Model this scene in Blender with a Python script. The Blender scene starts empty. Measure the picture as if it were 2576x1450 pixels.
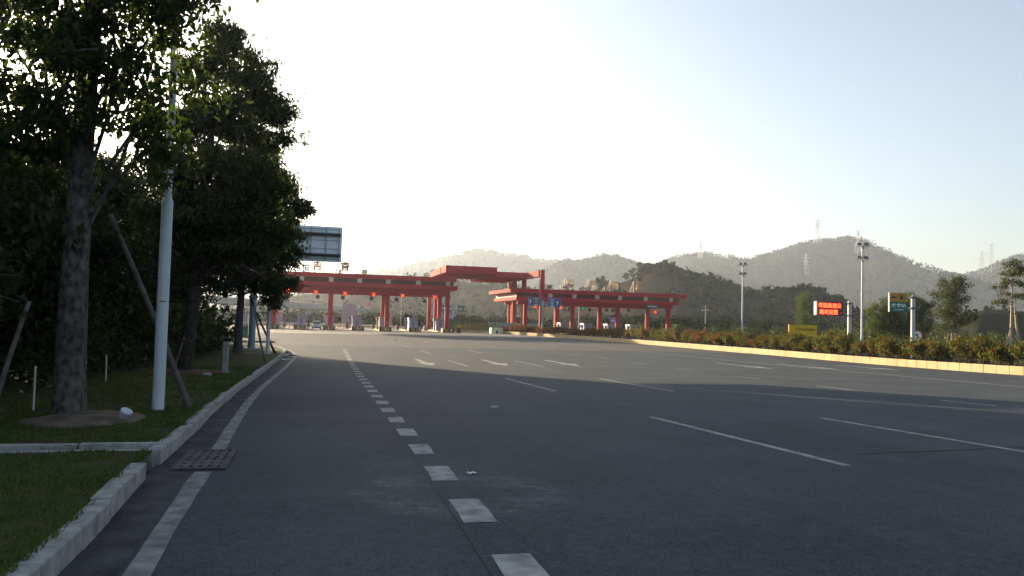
import bpy, math, random
import numpy as np
from mathutils import Vector, Matrix, noise
random.seed(7)
rng = np.random.default_rng(7)
R = math.radians
scene = bpy.context.scene
col = scene.collection
PI = math.pi

# ------------------------------------------------------------------ camera, sky, sun, exposure
CAM_H = 1.65
YAW, PITCH, ROLL = R(13.8), math.atan(83 / 1950.0), R(1.55)
cam_d = bpy.data.cameras.new('camera')
cam = bpy.data.objects.new('camera', cam_d)
col.objects.link(cam)
cam_d.sensor_width = 36.0
cam_d.lens = 1950.0 / 2576.0 * 36.0
cam_d.clip_start = 0.1
cam_d.clip_end = 9000
_f = Vector((math.sin(YAW) * math.cos(PITCH), math.cos(YAW) * math.cos(PITCH), math.sin(PITCH)))
_r0 = Vector((math.cos(YAW), -math.sin(YAW), 0))
_u0 = _r0.cross(_f)
_r = _r0 * math.cos(ROLL) + _u0 * math.sin(ROLL)
_u = _u0 * math.cos(ROLL) - _r0 * math.sin(ROLL)
cam.matrix_world = Matrix(((_r.x, _u.x, -_f.x, 0), (_r.y, _u.y, -_f.y, 0), (_r.z, _u.z, -_f.z, CAM_H), (0, 0, 0, 1)))
scene.camera = cam

HAZE_DENSITY = .00014
SUN_EL = R(10.5)
def px_u(p):
    """how far across the view a place lies; only used to word the labels"""
    q = Vector(p) - Vector((0, 0, CAM_H))
    return 1288 + 1950 * q.dot(_r) / q.dot(_f)
SUN_AZ = R(-27.8)          # clockwise from +Y, negative = to the left of the road direction
world = bpy.data.worlds.new('World')
scene.world = world
world.use_nodes = True
wn = world.node_tree
wn.nodes.clear()
w_out = wn.nodes.new('ShaderNodeOutputWorld')
w_bg = wn.nodes.new('ShaderNodeBackground')
sky = wn.nodes.new('ShaderNodeTexSky')
sky.sky_type = 'NISHITA'
sky.sun_disc = False
sky.sun_elevation = SUN_EL
sky.sun_rotation = SUN_AZ
sky.altitude = 100
sky.air_density = 1.0
sky.dust_density = 3.0
sky.ozone_density = 2.0
w_bg.inputs['Strength'].default_value = 0.075
w_hs = wn.nodes.new('ShaderNodeHueSaturation')     # a dusty evening sky: paler than the clear-air model
w_hs.inputs['Saturation'].default_value = .72
wn.links.new(sky.outputs[0], w_hs.inputs['Color'])
wn.links.new(w_hs.outputs[0], w_bg.inputs[0])
wn.links.new(w_bg.outputs[0], w_out.inputs[0])

sun_d = bpy.data.lights.new('sun', 'SUN')
sun = bpy.data.objects.new('sun', sun_d)
col.objects.link(sun)
sun_d.energy = 5.0
sun_d.angle = R(0.6)
sun_d.color = (1.0, 0.80, 0.54)
sd = Vector((math.sin(SUN_AZ) * math.cos(SUN_EL), math.cos(SUN_AZ) * math.cos(SUN_EL), math.sin(SUN_EL)))
sun.rotation_euler = sd.to_track_quat('Z', 'Y').to_euler()
sun.location = (-40, 60, 60)

scene.view_settings.view_transform = 'Standard'
scene.view_settings.look = 'None'
scene.view_settings.gamma = 1
scene.view_settings.use_curve_mapping = False
scene.view_settings.exposure = 2.05
scene.render.engine = 'CYCLES'
scene.cycles.use_denoising = True
scene.cycles.max_bounces = 6
scene.cycles.diffuse_bounces = 3
scene.cycles.glossy_bounces = 2
scene.cycles.transmission_bounces = 4
scene.cycles.volume_bounces = 1
scene.cycles.caustics_reflective = False
scene.cycles.caustics_refractive = False

# ------------------------------------------------------------------ ground profile: down from the camera, then level
def g(Y):
    s, y0, y1 = .0246, 26.0, 58.0
    if Y < -40: return .0246 * 40
    if Y < y0: return -s * Y
    t = min(Y, y1) - y0
    return -s * y0 - s * (t - t * t / (2 * (y1 - y0)))

def interp(pts, y):
    if y <= pts[0][0]: return pts[0][1]
    for (a, b), (c, d) in zip(pts, pts[1:]):
        if y <= c: return b + (d - b) * (y - a) / (c - a)
    return pts[-1][1]

def smooth_path(pts, step=0.5):
    """Catmull-Rom through 2-D points, resampled about every step metres."""
    P = [Vector(p) for p in pts]
    P = [P[0] * 2 - P[1]] + P + [P[-1] * 2 - P[-2]]
    out = []
    for i in range(1, len(P) - 2):
        n = max(1, int((P[i + 1] - P[i]).length / step))
        for k in range(n):
            t = k / n
            out.append(.5 * ((2 * P[i]) + (P[i + 1] - P[i - 1]) * t + (2 * P[i - 1] - 5 * P[i] + 4 * P[i + 1] - P[i + 2]) * t * t
                             + (3 * P[i] - P[i - 1] - 3 * P[i + 1] + P[i + 2]) * t ** 3))
    out.append(P[-2].copy())
    return out

# ------------------------------------------------------------------ objects and tags
def link(o, parent=None):
    col.objects.link(o)
    if parent is not None: o.parent = parent
    return o

def tag(o, label=None, cat=None, group=None, kind=None):
    if label: o['label'] = label
    if cat: o['category'] = cat
    if group: o['group'] = group
    if kind: o['kind'] = kind
    return o

def thing(name, loc, label, cat, group=None, rz=0):
    o = bpy.data.objects.new(name, None)
    o.empty_display_size = .2
    o.location = loc
    o.rotation_euler = (0, 0, rz)
    link(o)
    return tag(o, label, cat, group)

def copy_tree(o, parent=None):
    c = o.copy()
    col.objects.link(c)
    if parent is not None:
        c.parent = parent
    for ch in list(o.children):
        copy_tree(ch, c)
    return c

class MB:
    """Collects shapes and links them as one mesh object."""
    def __init__(self): self.v, self.f, self.m = [], [], []
    def add(self, vs, fs, mi=0):
        n = len(self.v)
        self.v += [tuple(p) for p in vs]
        self.f += [tuple(i + n for i in f) for f in fs]
        self.m += [mi] * len(fs)
        return self
    def box(self, x0, x1, y0, y1, z0, z1, mi=0):
        return self.add([(x0, y0, z0), (x1, y0, z0), (x1, y1, z0), (x0, y1, z0), (x0, y0, z1), (x1, y0, z1), (x1, y1, z1), (x0, y1, z1)],
                        [(0, 3, 2, 1), (4, 5, 6, 7), (0, 1, 5, 4), (1, 2, 6, 5), (2, 3, 7, 6), (3, 0, 4, 7)], mi)
    def cbox(self, x0, x1, y0, y1, z0, z1, b=.02, mi=0):
        """box with chamfered upright edges and top"""
        def ring(e, z): return [(x0 + e + b, y0 + e, z), (x1 - e - b, y0 + e, z), (x1 - e, y0 + e + b, z), (x1 - e, y1 - e - b, z),
                                (x1 - e - b, y1 - e, z), (x0 + e + b, y1 - e, z), (x0 + e, y1 - e - b, z), (x0 + e, y0 + e + b, z)]
        vs = ring(0, z0) + ring(0, z1 - b) + ring(b, z1)
        fs = [tuple(range(7, -1, -1)), tuple(range(16, 24))]
        for k in range(2):
            for i in range(8):
                j = (i + 1) % 8
                fs.append((k * 8 + i, k * 8 + j, k * 8 + 8 + j, k * 8 + 8 + i))
        return self.add(vs, fs, mi)
    def path(self, pts, rad, n=8, mi=0, cap=True):
        pts = [Vector(p) for p in pts]
        if not hasattr(rad, '__len__'): rad = [rad] * len(pts)
        vs, fs = [], []
        d0 = (pts[1] - pts[0]).normalized()
        a = d0.orthogonal().normalized()
        for i, p in enumerate(pts):
            d = (pts[min(i + 1, len(pts) - 1)] - pts[max(i - 1, 0)]).normalized()
            a = (a - d * a.dot(d)).normalized()
            b = d.cross(a)
            for k in range(n):
                t = 2 * PI * k / n
                vs.append(p + (a * math.cos(t) + b * math.sin(t)) * rad[i])
        for i in range(len(pts) - 1):
            for k in range(n):
                j = (k + 1) % n
                fs.append((i * n + k, i * n + j, (i + 1) * n + j, (i + 1) * n + k))
        if cap:
            fs.append(tuple(range(n - 1, -1, -1)))
            fs.append(tuple(range((len(pts) - 1) * n, len(pts) * n)))
        return self.add(vs, fs, mi)
    def tube(self, p0, p1, r0, r1=None, n=8, mi=0): return self.path([p0, p1], [r0, r0 if r1 is None else r1], n, mi)
    def lathe(self, prof, cx=0, cy=0, n=16, mi=0):
        vs = [(cx + r * math.cos(2 * PI * k / n), cy + r * math.sin(2 * PI * k / n), z) for r, z in prof for k in range(n)]
        fs = [(i * n + k, i * n + (k + 1) % n, (i + 1) * n + (k + 1) % n, (i + 1) * n + k) for i in range(len(prof) - 1) for k in range(n)]
        return self.add(vs, fs, mi)
    def prism_y(self, poly, y0, y1, mi=0):
        """polygon in (x, z), extruded along y"""
        n = len(poly)
        return self.add([(x, y0, z) for x, z in poly] + [(x, y1, z) for x, z in poly],
                        [tuple(range(n)), tuple(range(2 * n - 1, n - 1, -1))] + [(i, i + n, (i + 1) % n + n, (i + 1) % n) for i in range(n)], mi)
    def prism_z(self, poly, z0, z1, mi=0):
        n = len(poly)
        return self.add([(x, y, z0) for x, y in poly] + [(x, y, z1) for x, y in poly],
                        [tuple(range(n - 1, -1, -1)), tuple(range(n, 2 * n))] + [(i, (i + 1) % n, (i + 1) % n + n, i + n) for i in range(n)], mi)
    def build(self, name, mats, parent=None, smooth=False, offset=None):
        me = bpy.data.meshes.new(name)
        off = offset
        vs = self.v if off is None else [(x - off[0], y - off[1], z - off[2]) for x, y, z in self.v]
        me.from_pydata(vs, [], self.f)
        mats = mats if isinstance(mats, (list, tuple)) else [mats]
        for m in mats: me.materials.append(m)
        if len(mats) > 1: me.polygons.foreach_set('material_index', self.m)
        if smooth: me.polygons.foreach_set('use_smooth', [True] * len(self.f))
        me.update()
        return link(bpy.data.objects.new(name, me), parent)

def part(mb, name, mats, parent, smooth=False):
    """mesh given in world coordinates, made a child of a thing standing at its own place (no rotation)"""
    loc = Vector(parent.location)
    p = parent.parent
    while p is not None:
        loc += p.location
        p = p.parent
    return mb.build(name, mats, parent, smooth, offset=loc)

def raw_mesh(name, verts, faces4, mat, parent=None, smooth=False, offset=None, mats_idx=None):
    """numpy quads"""
    if offset is not None: verts = verts - np.array(offset)
    me = bpy.data.meshes.new(name)
    nv, nf = len(verts), len(faces4)
    k = faces4.shape[1]
    me.vertices.add(nv)
    me.vertices.foreach_set('co', np.ascontiguousarray(verts, dtype=np.float32).ravel())
    me.loops.add(nf * k)
    me.loops.foreach_set('vertex_index', np.ascontiguousarray(faces4, dtype=np.int32).ravel())
    me.polygons.add(nf)
    me.polygons.foreach_set('loop_start', np.arange(0, nf * k, k, dtype=np.int32))
    for m in (mat if isinstance(mat, (list, tuple)) else [mat]): me.materials.append(m)
    if mats_idx is not None: me.polygons.foreach_set('material_index', np.ascontiguousarray(mats_idx, dtype=np.int32))
    if smooth: me.polygons.foreach_set('use_smooth', [True] * nf)
    me.update(calc_edges=True)
    return link(bpy.data.objects.new(name, me), parent)

# ------------------------------------------------------------------ materials
def mat(name, color, rough=.7, spec=.3, metal=0, vary=0.0, scale=3.0, bump=0.0, bscale=40.0, emit=None, estr=0, color2=None, detail=4, stretch=None):
    m = bpy.data.materials.new(name)
    m.use_nodes = True
    nt = m.node_tree
    b = nt.nodes['Principled BSDF']
    b.inputs['Roughness'].default_value = rough
    b.inputs['Specular IOR Level'].default_value = spec
    b.inputs['Metallic'].default_value = metal
    c = (*color, 1)
    b.inputs['Base Color'].default_value = c
    tc = None
    if vary or bump or color2:
        tc = nt.nodes.new('ShaderNodeNewGeometry').outputs['Position']
        if stretch:
            mp = nt.nodes.new('ShaderNodeMapping')
            mp.inputs['Scale'].default_value = stretch
            nt.links.new(tc, mp.inputs[0]); tc = mp.outputs[0]
    if vary or color2:
        n = nt.nodes.new('ShaderNodeTexNoise')
        n.inputs['Scale'].default_value = scale
        n.inputs['Detail'].default_value = detail
        nt.links.new(tc, n.inputs['Vector'])
        r = nt.nodes.new('ShaderNodeValToRGB')
        r.color_ramp.elements[0].position = .3
        r.color_ramp.elements[1].position = .7
        c2 = color2 or tuple(min(1, x * (1 + vary)) for x in color)
        c1 = tuple(x * (1 - vary) for x in color) if not color2 else color
        r.color_ramp.elements[0].color = (*c1, 1)
        r.color_ramp.elements[1].color = (*c2, 1)
        nt.links.new(n.outputs['Fac'], r.inputs[0])
        nt.links.new(r.outputs[0], b.inputs['Base Color'])
    if bump:
        n2 = nt.nodes.new('ShaderNodeTexNoise')
        n2.inputs['Scale'].default_value = bscale
        n2.inputs['Detail'].default_value = 4
        nt.links.new(tc, n2.inputs['Vector'])
        bp = nt.nodes.new('ShaderNodeBump')
        bp.inputs['Strength'].default_value = bump
        bp.inputs['Distance'].default_value = .02
        nt.links.new(n2.outputs['Fac'], bp.inputs['Height'])
        nt.links.new(bp.outputs[0], b.inputs['Normal'])
    if emit:
        b.inputs['Emission Color'].default_value = (*emit, 1)
        b.inputs['Emission Strength'].default_value = estr
    return m

def leaf_mat(name, c1, c2, trans=.35, tcol=None, rough=.55, scale=2.0, island=True, spec=.12):
    m = bpy.data.materials.new(name)
    m.use_nodes = True
    nt = m.node_tree
    b = nt.nodes['Principled BSDF']
    b.inputs['Roughness'].default_value = rough
    b.inputs['Specular IOR Level'].default_value = spec
    geo = nt.nodes.new('ShaderNodeNewGeometry')
    r = nt.nodes.new('ShaderNodeValToRGB')
    r.color_ramp.elements[0].color = (*c1, 1)
    r.color_ramp.elements[1].color = (*c2, 1)
    n = nt.nodes.new('ShaderNodeTexNoise')
    n.inputs['Scale'].default_value = scale
    nt.links.new(geo.outputs['Position'], n.inputs['Vector'])
    mx = nt.nodes.new('ShaderNodeMath'); mx.operation = 'ADD'
    m2 = nt.nodes.new('ShaderNodeMath'); m2.operation = 'MULTIPLY_ADD'
    m2.inputs[1].default_value = .9; m2.inputs[2].default_value = -.45
    nt.links.new(geo.outputs['Random Per Island'], m2.inputs[0])
    nt.links.new(m2.outputs[0], mx.inputs[0])
    nt.links.new(n.outputs['Fac'], mx.inputs[1])
    nt.links.new(mx.outputs[0], r.inputs[0])
    nt.links.new(r.outputs[0], b.inputs['Base Color'])
    t = nt.nodes.new('ShaderNodeBsdfTranslucent')
    if tcol:
        t.inputs[0].default_value = (*tcol, 1)
    else:
        hs = nt.nodes.new('ShaderNodeHueSaturation')
        hs.inputs['Value'].default_value = 1.5
        hs.inputs['Saturation'].default_value = 1.1
        nt.links.new(r.outputs[0], hs.inputs['Color'])
        nt.links.new(hs.outputs[0], t.inputs[0])
    ms = nt.nodes.new('ShaderNodeMixShader')
    ms.inputs[0].default_value = trans
    nt.links.new(b.outputs[0], ms.inputs[1])
    nt.links.new(t.outputs[0], ms.inputs[2])
    nt.links.new(ms.outputs[0], nt.nodes['Material Output'].inputs[0])
    return m

def asphalt_mat(name, c1, c2, dust=(.12, .11, .10), rough=.75, dust_ring=False):
    m = bpy.data.materials.new(name)
    m.use_nodes = True
    nt = m.node_tree
    b = nt.nodes['Principled BSDF']
    b.inputs['Roughness'].default_value = rough
    b.inputs['Specular IOR Level'].default_value = .08
    pos = nt.nodes.new('ShaderNodeNewGeometry').outputs['Position']
    def noise_(sc, det, stretch=None, rough_=.6):
        v = pos
        if stretch:
            mp = nt.nodes.new('ShaderNodeMapping'); mp.inputs['Scale'].default_value = stretch
            nt.links.new(pos, mp.inputs[0]); v = mp.outputs[0]
        n = nt.nodes.new('ShaderNodeTexNoise')
        n.inputs['Scale'].default_value = sc; n.inputs['Detail'].default_value = det; n.inputs['Roughness'].default_value = rough_
        nt.links.new(v, n.inputs['Vector']); return n.outputs['Fac']
    def ramp(fac, a, bb, ca, cb):
        r = nt.nodes.new('ShaderNodeValToRGB')
        r.color_ramp.elements[0].position = a; r.color_ramp.elements[1].position = bb
        r.color_ramp.elements[0].color = (*ca, 1); r.color_ramp.elements[1].color = (*cb, 1)
        nt.links.new(fac, r.inputs[0]); return r.outputs[0]
    def mix(f, a, bb):
        x = nt.nodes.new('ShaderNodeMix'); x.data_type = 'RGBA'
        if isinstance(f, float): x.inputs[0].default_value = f
        else: nt.links.new(f, x.inputs[0])
        for s, i in ((a, 6), (bb, 7)):
            if isinstance(s, tuple): x.inputs[i].default_value = (*s, 1)
            else: nt.links.new(s, x.inputs[i])
        return x.outputs[2]
    base = ramp(noise_(.28, 7, None, .65), .36, .64, c1, c2)
    lane = ramp(noise_(.9, 3, (1, .06, 1)), .4, .65, (0, 0, 0), (.35, .35, .35))   # wheel tracks along the lanes
    base = mix(lane, base, tuple(x * .8 for x in c1))
    patch = ramp(noise_(.8, 9, (1, .8, 1), .74), .54, .78, (0, 0, 0), (.13, .13, .13))
    base = mix(patch, base, dust)
    if dust_ring:
        # pale dust left by a turning wheel on the near lane
        sx = nt.nodes.new('ShaderNodeMapping'); sx.inputs['Location'].default_value = (-1.1, -5.95, 0); sx.inputs['Scale'].default_value = (.72, .72, 0)
        nt.links.new(pos, sx.inputs[0])
        ln = nt.nodes.new('ShaderNodeVectorMath'); ln.operation = 'LENGTH'
        nt.links.new(sx.outputs[0], ln.inputs[0])
        r = nt.nodes.new('ShaderNodeValToRGB')
        e = r.color_ramp.elements
        e[0].position = .25; e[0].color = (0, 0, 0, 1); e[1].position = .62; e[1].color = (1, 1, 1, 1)
        e2 = e.new(.95); e2.color = (0, 0, 0, 1)
        nt.links.new(ln.outputs['Value'], r.inputs[0])
        nz = ramp(noise_(1.9, 9, (1, 1.6, 1), .75), .44, .70, (0, 0, 0), (.8, .8, .8))
        mm = nt.nodes.new('ShaderNodeMath'); mm.operation = 'MULTIPLY'
        nt.links.new(r.outputs[0], mm.inputs[0]); nt.links.new(nz, mm.inputs[1])
        base = mix(mm.outputs[0], base, dust)
    mott = ramp(noise_(9, 5, None, .7), .3, .7, (.80, .80, .80), (1.2, 1.2, 1.2))
    mu0 = nt.nodes.new('ShaderNodeMix'); mu0.data_type = 'RGBA'; mu0.blend_type = 'MULTIPLY'; mu0.inputs[0].default_value = 1
    nt.links.new(base, mu0.inputs[6]); nt.links.new(mott, mu0.inputs[7])
    base = mu0.outputs[2]
    grain = ramp(noise_(45, 4), .33, .72, (.55, .55, .55), (1.5, 1.5, 1.5))
    mu = nt.nodes.new('ShaderNodeMix'); mu.data_type = 'RGBA'; mu.blend_type = 'MULTIPLY'; mu.inputs[0].default_value = 1
    nt.links.new(base, mu.inputs[6]); nt.links.new(grain, mu.inputs[7])
    nt.links.new(mu.outputs[2], b.inputs['Base Color'])
    n3 = noise_(110, 2)
    bp = nt.nodes.new('ShaderNodeBump'); bp.inputs['Strength'].default_value = .35; bp.inputs['Distance'].default_value = .006
    nt.links.new(n3, bp.inputs['Height']); nt.links.new(bp.outputs[0], b.inputs['Normal'])
    return m

M = dict(
    asphalt=asphalt_mat('asphalt', (.034, .043, .051), (.053, .063, .072), (.15,.155,.155), .8, dust_ring=True),
    asphalt_far=asphalt_mat('asphalt_pale', (.07, .067, .064), (.09, .085, .08)),  # paler, browner asphalt for the plaza and the service road
    gutter=mat('gutter_concrete', (.020, .022, .023), .9, .1, color2=(.058, .062, .064), scale=2.2, bump=.3, bscale=60),
    apron=mat('apron_concrete', (.20, .18, .15), .85, .1, color2=(.27, .24, .205), scale=.25, bump=.1),
    paint=mat('road_paint', (.14, .14, .14), .8, .1, color2=(.33, .33, .33), scale=5.0, bump=.15, detail=8),
    paint_dull=mat('worn_road_paint', (.075, .078, .08), .8, .1, color2=(.24, .24, .24), scale=5, bump=.15, detail=8),
    kerb=mat('kerb_granite', (.16, .165, .16), .9, .1, color2=(.32, .325, .31), scale=6, bump=.25, bscale=50),
    planter=mat('planter_paint', (.34, .26, .14), .8, .1, color2=(.44, .35, .20), scale=.7, bump=.1),
    soil=mat('soil', (.07, .045, .03), .95, .1, color2=(.12, .08, .05), scale=1.5, bump=.4, bscale=15),
    lawn=mat('lawn_ground', (.022, .036, .010), .95, .05, color2=(.055, .055, .022), scale=1.1, bump=.5, bscale=30, detail=7),
    earth=mat('bare_earth', (.075, .06, .045), .95, .05, color2=(.15, .122, .092), scale=3.0, bump=.4, bscale=25),
    ground=mat('dry_grass_ground', (.026, .03, .012), .95, .05, color2=(.06, .055, .028), scale=.06, bump=.2, bscale=1),
    bark=mat('bark', (.022, .019, .018), .95, .05, color2=(.125, .115, .105), scale=11, bump=1.0, bscale=30, detail=10, stretch=(1, 1, .6)),
    bark_dark=mat('dark_bark', (.022, .018, .015), .95, .05, color2=(.055, .045, .038), scale=8, bump=.7, bscale=20),
    bark_pale=mat('pale_bark', (.24, .19, .14), .9, .1, color2=(.36, .29, .22), scale=5, bump=.4, bscale=20),
    wood=mat('weathered_stake', (.06, .055, .048), .9, .1, color2=(.12, .11, .098), scale=5, bump=.4, bscale=30),
    white_metal=mat('white_painted_steel', (.38, .42, .47), .5, .3, color2=(.47, .51, .55), scale=1.5),
    stake_white=mat('white_plastic', (.50, .50, .48), .6, .3),
    grey_metal=mat('galvanised_steel', (.40, .42, .45), .5, .4, vary=.08, scale=2),
    blue_metal=mat('blue_grey_post', (.20, .25, .32), .5, .4, vary=.1, scale=2),
    dark_metal=mat('dark_steel', (.045, .05, .058), .5, .4),
    sign_back=mat('sign_back_aluminium', (.76, .80, .84), .5, .35, vary=.12, scale=1.2),
    red=mat('red_cladding', (.36, .017, .03), .8, .1, vary=.08, scale=.6),
    red_sunlit=mat('sunlit_red_cladding', (.20, .06, .05), .85, .06, vary=.06, scale=.6),  # same red cladding, with the low sun's tone put into the colour
    red_dark=mat('dark_and_shaded_red', (.12, .014, .018), .65, .3, vary=.08, scale=.6),  # red with the recess shade painted in; also plain dark red for bases
    cream=mat('cream_panel', (.46, .30, .24), .6, .3, vary=.05, scale=1),
    pale_post=mat('pale_post', (.32, .31, .33), .6, .3),
    booth=mat('booth_panel', (.29, .27, .36), .55, .35, vary=.06, scale=1.5),
    booth_top=mat('booth_roof_pink', (.30, .22, .25), .6, .3),
    booth_blue=mat('booth_blue_stripe', (.13, .17, .40), .5, .3),
    glass=mat('dark_window', (.05, .055, .06), .12, .6),
    booth_glass=mat('booth_window', (.20, .19, .17), .2, .6),
    black=mat('black_plastic', (.02, .02, .022), .6, .3),
    chev_y=mat('chevron_yellow', (.42, .30, .06), .7, .2, vary=.2, scale=2),
    chev_k=mat('chevron_black', (.05, .042, .03), .7, .2),
    island=mat('island_yellow_kerb', (.34, .25, .10), .75, .2, color2=(.42, .33, .16), scale=1),
    island_top=mat('island_concrete', (.36, .33, .29), .85, .2, vary=.1, scale=1),
    cone=mat('cone_red', (.70, .06, .05), .5, .3),
    cone_white=mat('cone_white', (.75, .72, .70), .5, .3),
    car_paint=mat('car_white', (.72, .72, .70), .25, .5),
    car_dark=mat('car_dark_trim', (.05, .055, .075), .4, .4),
    chrome=mat('chrome', (.6, .6, .6), .2, .5, metal=.9),
    lamp_glass=mat('lamp_glass', (.55, .57, .6), .15, .6),
    tyre=mat('tyre', (.02, .02, .02), .8, .2),
    led_red=mat('led_red', (.2, .0, .0), .5, .2, emit=(1, .008, .02), estr=.42),
    led_hot=mat('led_hot', (.5, .2, .0), .5, .2, emit=(1, .34, .05), estr=.45),
    led_halo=mat('led_and_bloom_red', (.12, .0, .0), .5, .2, emit=(1, .004, .02), estr=.11),  # dim signal panels, and the bloom painted behind the sign characters
    led_green=mat('led_green', (.0, .2, .05), .5, .2, emit=(.03, .75, .25), estr=.25),
    sign_blue=mat('sign_blue', (.01, .055, .25), .5, .35),
    sign_edge=mat('sign_edge_blue', (.16, .24, .50), .5, .35),
    sign_dark=mat('sign_grey_panel', (.06, .08, .10), .5, .3),
    sign_green=mat('sign_green', (.0, .11, .085), .5, .35),
    sign_yellow=mat('sign_orange_yellow', (.42, .19, .01), .5, .35),
    board_yellow=mat('board_yellow', (.55, .36, .008), .55, .3, vary=.08, scale=2),
    sign_white=mat('sign_white', (.70, .70, .70), .5, .3),
    sign_black=mat('sign_black', (.03, .03, .03), .5, .3),
    sign_red=mat('sign_red', (.45, .03, .03), .5, .3),
    letter=mat('letter_sheet', (.13, .11, .09), .5, .35, vary=.1, scale=2),
    letter_gold=mat('letter_gold', (.26, .18, .06), .5, .35),
    frame_white=mat('letter_frame', (.40, .37, .31), .6, .3),
    hedge_leaf=leaf_mat('hedge_leaf', (.030, .044, .008), (.115, .115, .020), .35),
    hedge_red=leaf_mat('red_bract', (.30, .03, .03), (.42, .09, .05), .4),
    hedge_rust=leaf_mat('rust_leaf', (.11, .026, .014), (.20, .06, .025), .35),
    leaf_near=leaf_mat('leaf_near', (.011, .020, .008), (.032, .047, .013), .26, (.065, .105, .012)),
    leaf_mid=leaf_mat('leaf_mid', (.011, .021, .008), (.040, .056, .014), .26, (.075, .11, .010)),
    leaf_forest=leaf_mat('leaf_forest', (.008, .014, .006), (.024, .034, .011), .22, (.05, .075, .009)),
    leaf_lime=leaf_mat('leaf_lime', (.03, .05, .008), (.08, .10, .016), .4),
    leaf_dry=leaf_mat('leaf_dry', (.03, .023, .017), (.07, .055, .04), .25),
    leaf_bush=leaf_mat('leaf_bush', (.020, .032, .010), (.062, .070, .022), .3),
    leaf_far=leaf_mat('leaf_far', (.011, .017, .007), (.030, .034, .014), .12, rough=1, scale=.15, spec=0),
    leaf_hill=leaf_mat('leaf_hill', (.008, .012, .008), (.020, .023, .014), .06, rough=1, scale=.02, spec=0),
    hill=mat('hill_cover', (.009, .013, .008), .95, .02, color2=(.026, .027, .016), scale=.03, detail=8),
    hill_bare=mat('bare_hill', (.085, .055, .034), 1, 0, color2=(.036, .030, .017), scale=.035, detail=7),
    grass=leaf_mat('grass_blade', (.034, .064, .014), (.085, .098, .026), .3, scale=.8),
    truck_red=mat('truck_red', (.40, .07, .06), .5, .3),
    highway=mat('highway_concrete', (.30, .28, .26), .85, .2, vary=.1, scale=.2),
    rail=mat('guard_rail_white', (.70, .66, .55), .5, .4),
    green_box=mat('green_paint', (.03, .12, .08), .6, .3),
    rail_green=mat('railing_green', (.20, .30, .26), .5, .3),
    lime_block=mat('barrier_white_green', (.60, .64, .38), .6, .3, vary=.1, scale=1),
    litter=mat('litter_paper', (.62, .64, .65), .7, .2),
    bucket=mat('bucket_plastic', (.52, .54, .60), .45, .4),
    pylon=mat('pylon_steel', (.30, .30, .31), .6, .3),
    cable=mat('cable', (.2, .2, .2), .6, .3),
)

# ------------------------------------------------------------------ text
_tc = bpy.data.curves.new('text', 'FONT')
_to = bpy.data.objects.new('text', _tc)
def text_mb(body, size, depth=.02, bold=0.0, width=None, mirror=False):
    """text standing in the x-z plane, centred, facing -y; returns (verts, faces)"""
    _tc.body = body
    _tc.size = 1
    _tc.extrude = 0
    _tc.offset = bold
    _tc.align_x = 'CENTER'
    _tc.resolution_u = 2
    _to.data = _tc
    if _to.name not in col.objects: col.objects.link(_to)
    dg = bpy.context.evaluated_depsgraph_get()
    dg.update()
    me = bpy.data.meshes.new_from_object(_to.evaluated_get(dg))
    vs = np.array([v.co[:] for v in me.vertices]) if len(me.vertices) else np.zeros((0, 3))
    fs = [tuple(p.vertices) for p in me.polygons]
    edges = {}
    for p in me.polygons:
        v = p.vertices
        for i in range(len(v)):
            a, b = v[i], v[(i + 1) % len(v)]
            if (b, a) in edges: del edges[(b, a)]
            else: edges[(a, b)] = 1
    bpy.data.meshes.remove(me)
    if len(vs) == 0: return [], []
    lo, hi = vs.min(0), vs.max(0)
    sc = size / (hi[1] - lo[1])
    vs = (vs - (lo + hi) / 2) * sc
    if width: vs[:, 0] *= width / ((hi[0] - lo[0]) * sc)
    if mirror: vs[:, 0] *= -1
    n = len(vs)
    front = [(x, -depth, z) for x, z in vs[:, :2]]
    back = [(x, 0, z) for x, z in vs[:, :2]]
    F = list(fs) + [(a, a + n, b + n, b) for a, b in edges]
    return front + back, F

def add_text(mb, body, size, x, y, z, depth=.02, bold=0.0, width=None, mirror=False, mi=0):
    v, f = text_mb(body, size, depth, bold, width, mirror)
    return mb.add([(a + x, b + y, c + z) for a, b, c in v], f, mi)

# ================================================================== SETTING
LK = [(-1.45, -14), (-1.5, -6), (-1.58, 2), (-1.65, 6.1), (-1.80, 9), (-1.88, 11), (-1.95, 14.7), (-2.04, 16.5), (-2.2, 23.6), (-2.24, 32), (-2.24, 44),
      (-2.22, 54), (-2.4, 59), (-2.9, 62.5), (-3.8, 66), (-5.0, 69), (-6.8, 71), (-9.5, 72.3), (-14, 73), (-22, 73.5), (-40, 74)]
LKP = smooth_path(LK, .4)
def lkx(y): return interp([(p.y, p.x) for p in LKP], y)
RK = [(43.4, 12), (43.3, 30), (43.25, 40), (43.2, 53), (43.4, 72), (43.4, 92), (42.9, 108), (41.2, 123), (39.4, 138), (37.6, 149), (36.3, 155)]
RKP = smooth_path(RK, .5)
def rkx(y): return interp([(p.y, p.x) for p in RKP], y)

def strip(name, ys, xl, xr, dz, m, parent=None, nx=1):
    mb = MB()
    for y in ys:
        a, b = xl(y), xr(y)
        for k in range(nx + 1):
            mb.v.append((a + (b - a) * k / nx, y, g(y) + (dz(y) if callable(dz) else dz)))
    w = nx + 1
    for i in range(len(ys) - 1):
        for k in range(nx):
            mb.f.append((i * w + k, i * w + k + 1, (i + 1) * w + k + 1, (i + 1) * w + k)); mb.m.append(0)
    return mb.build(name, m, parent)

def yr(a, b, st): 
    n = max(1, int(round((b - a) / st)))
    return [a + (b - a) * i / n for i in range(n + 1)]

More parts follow.
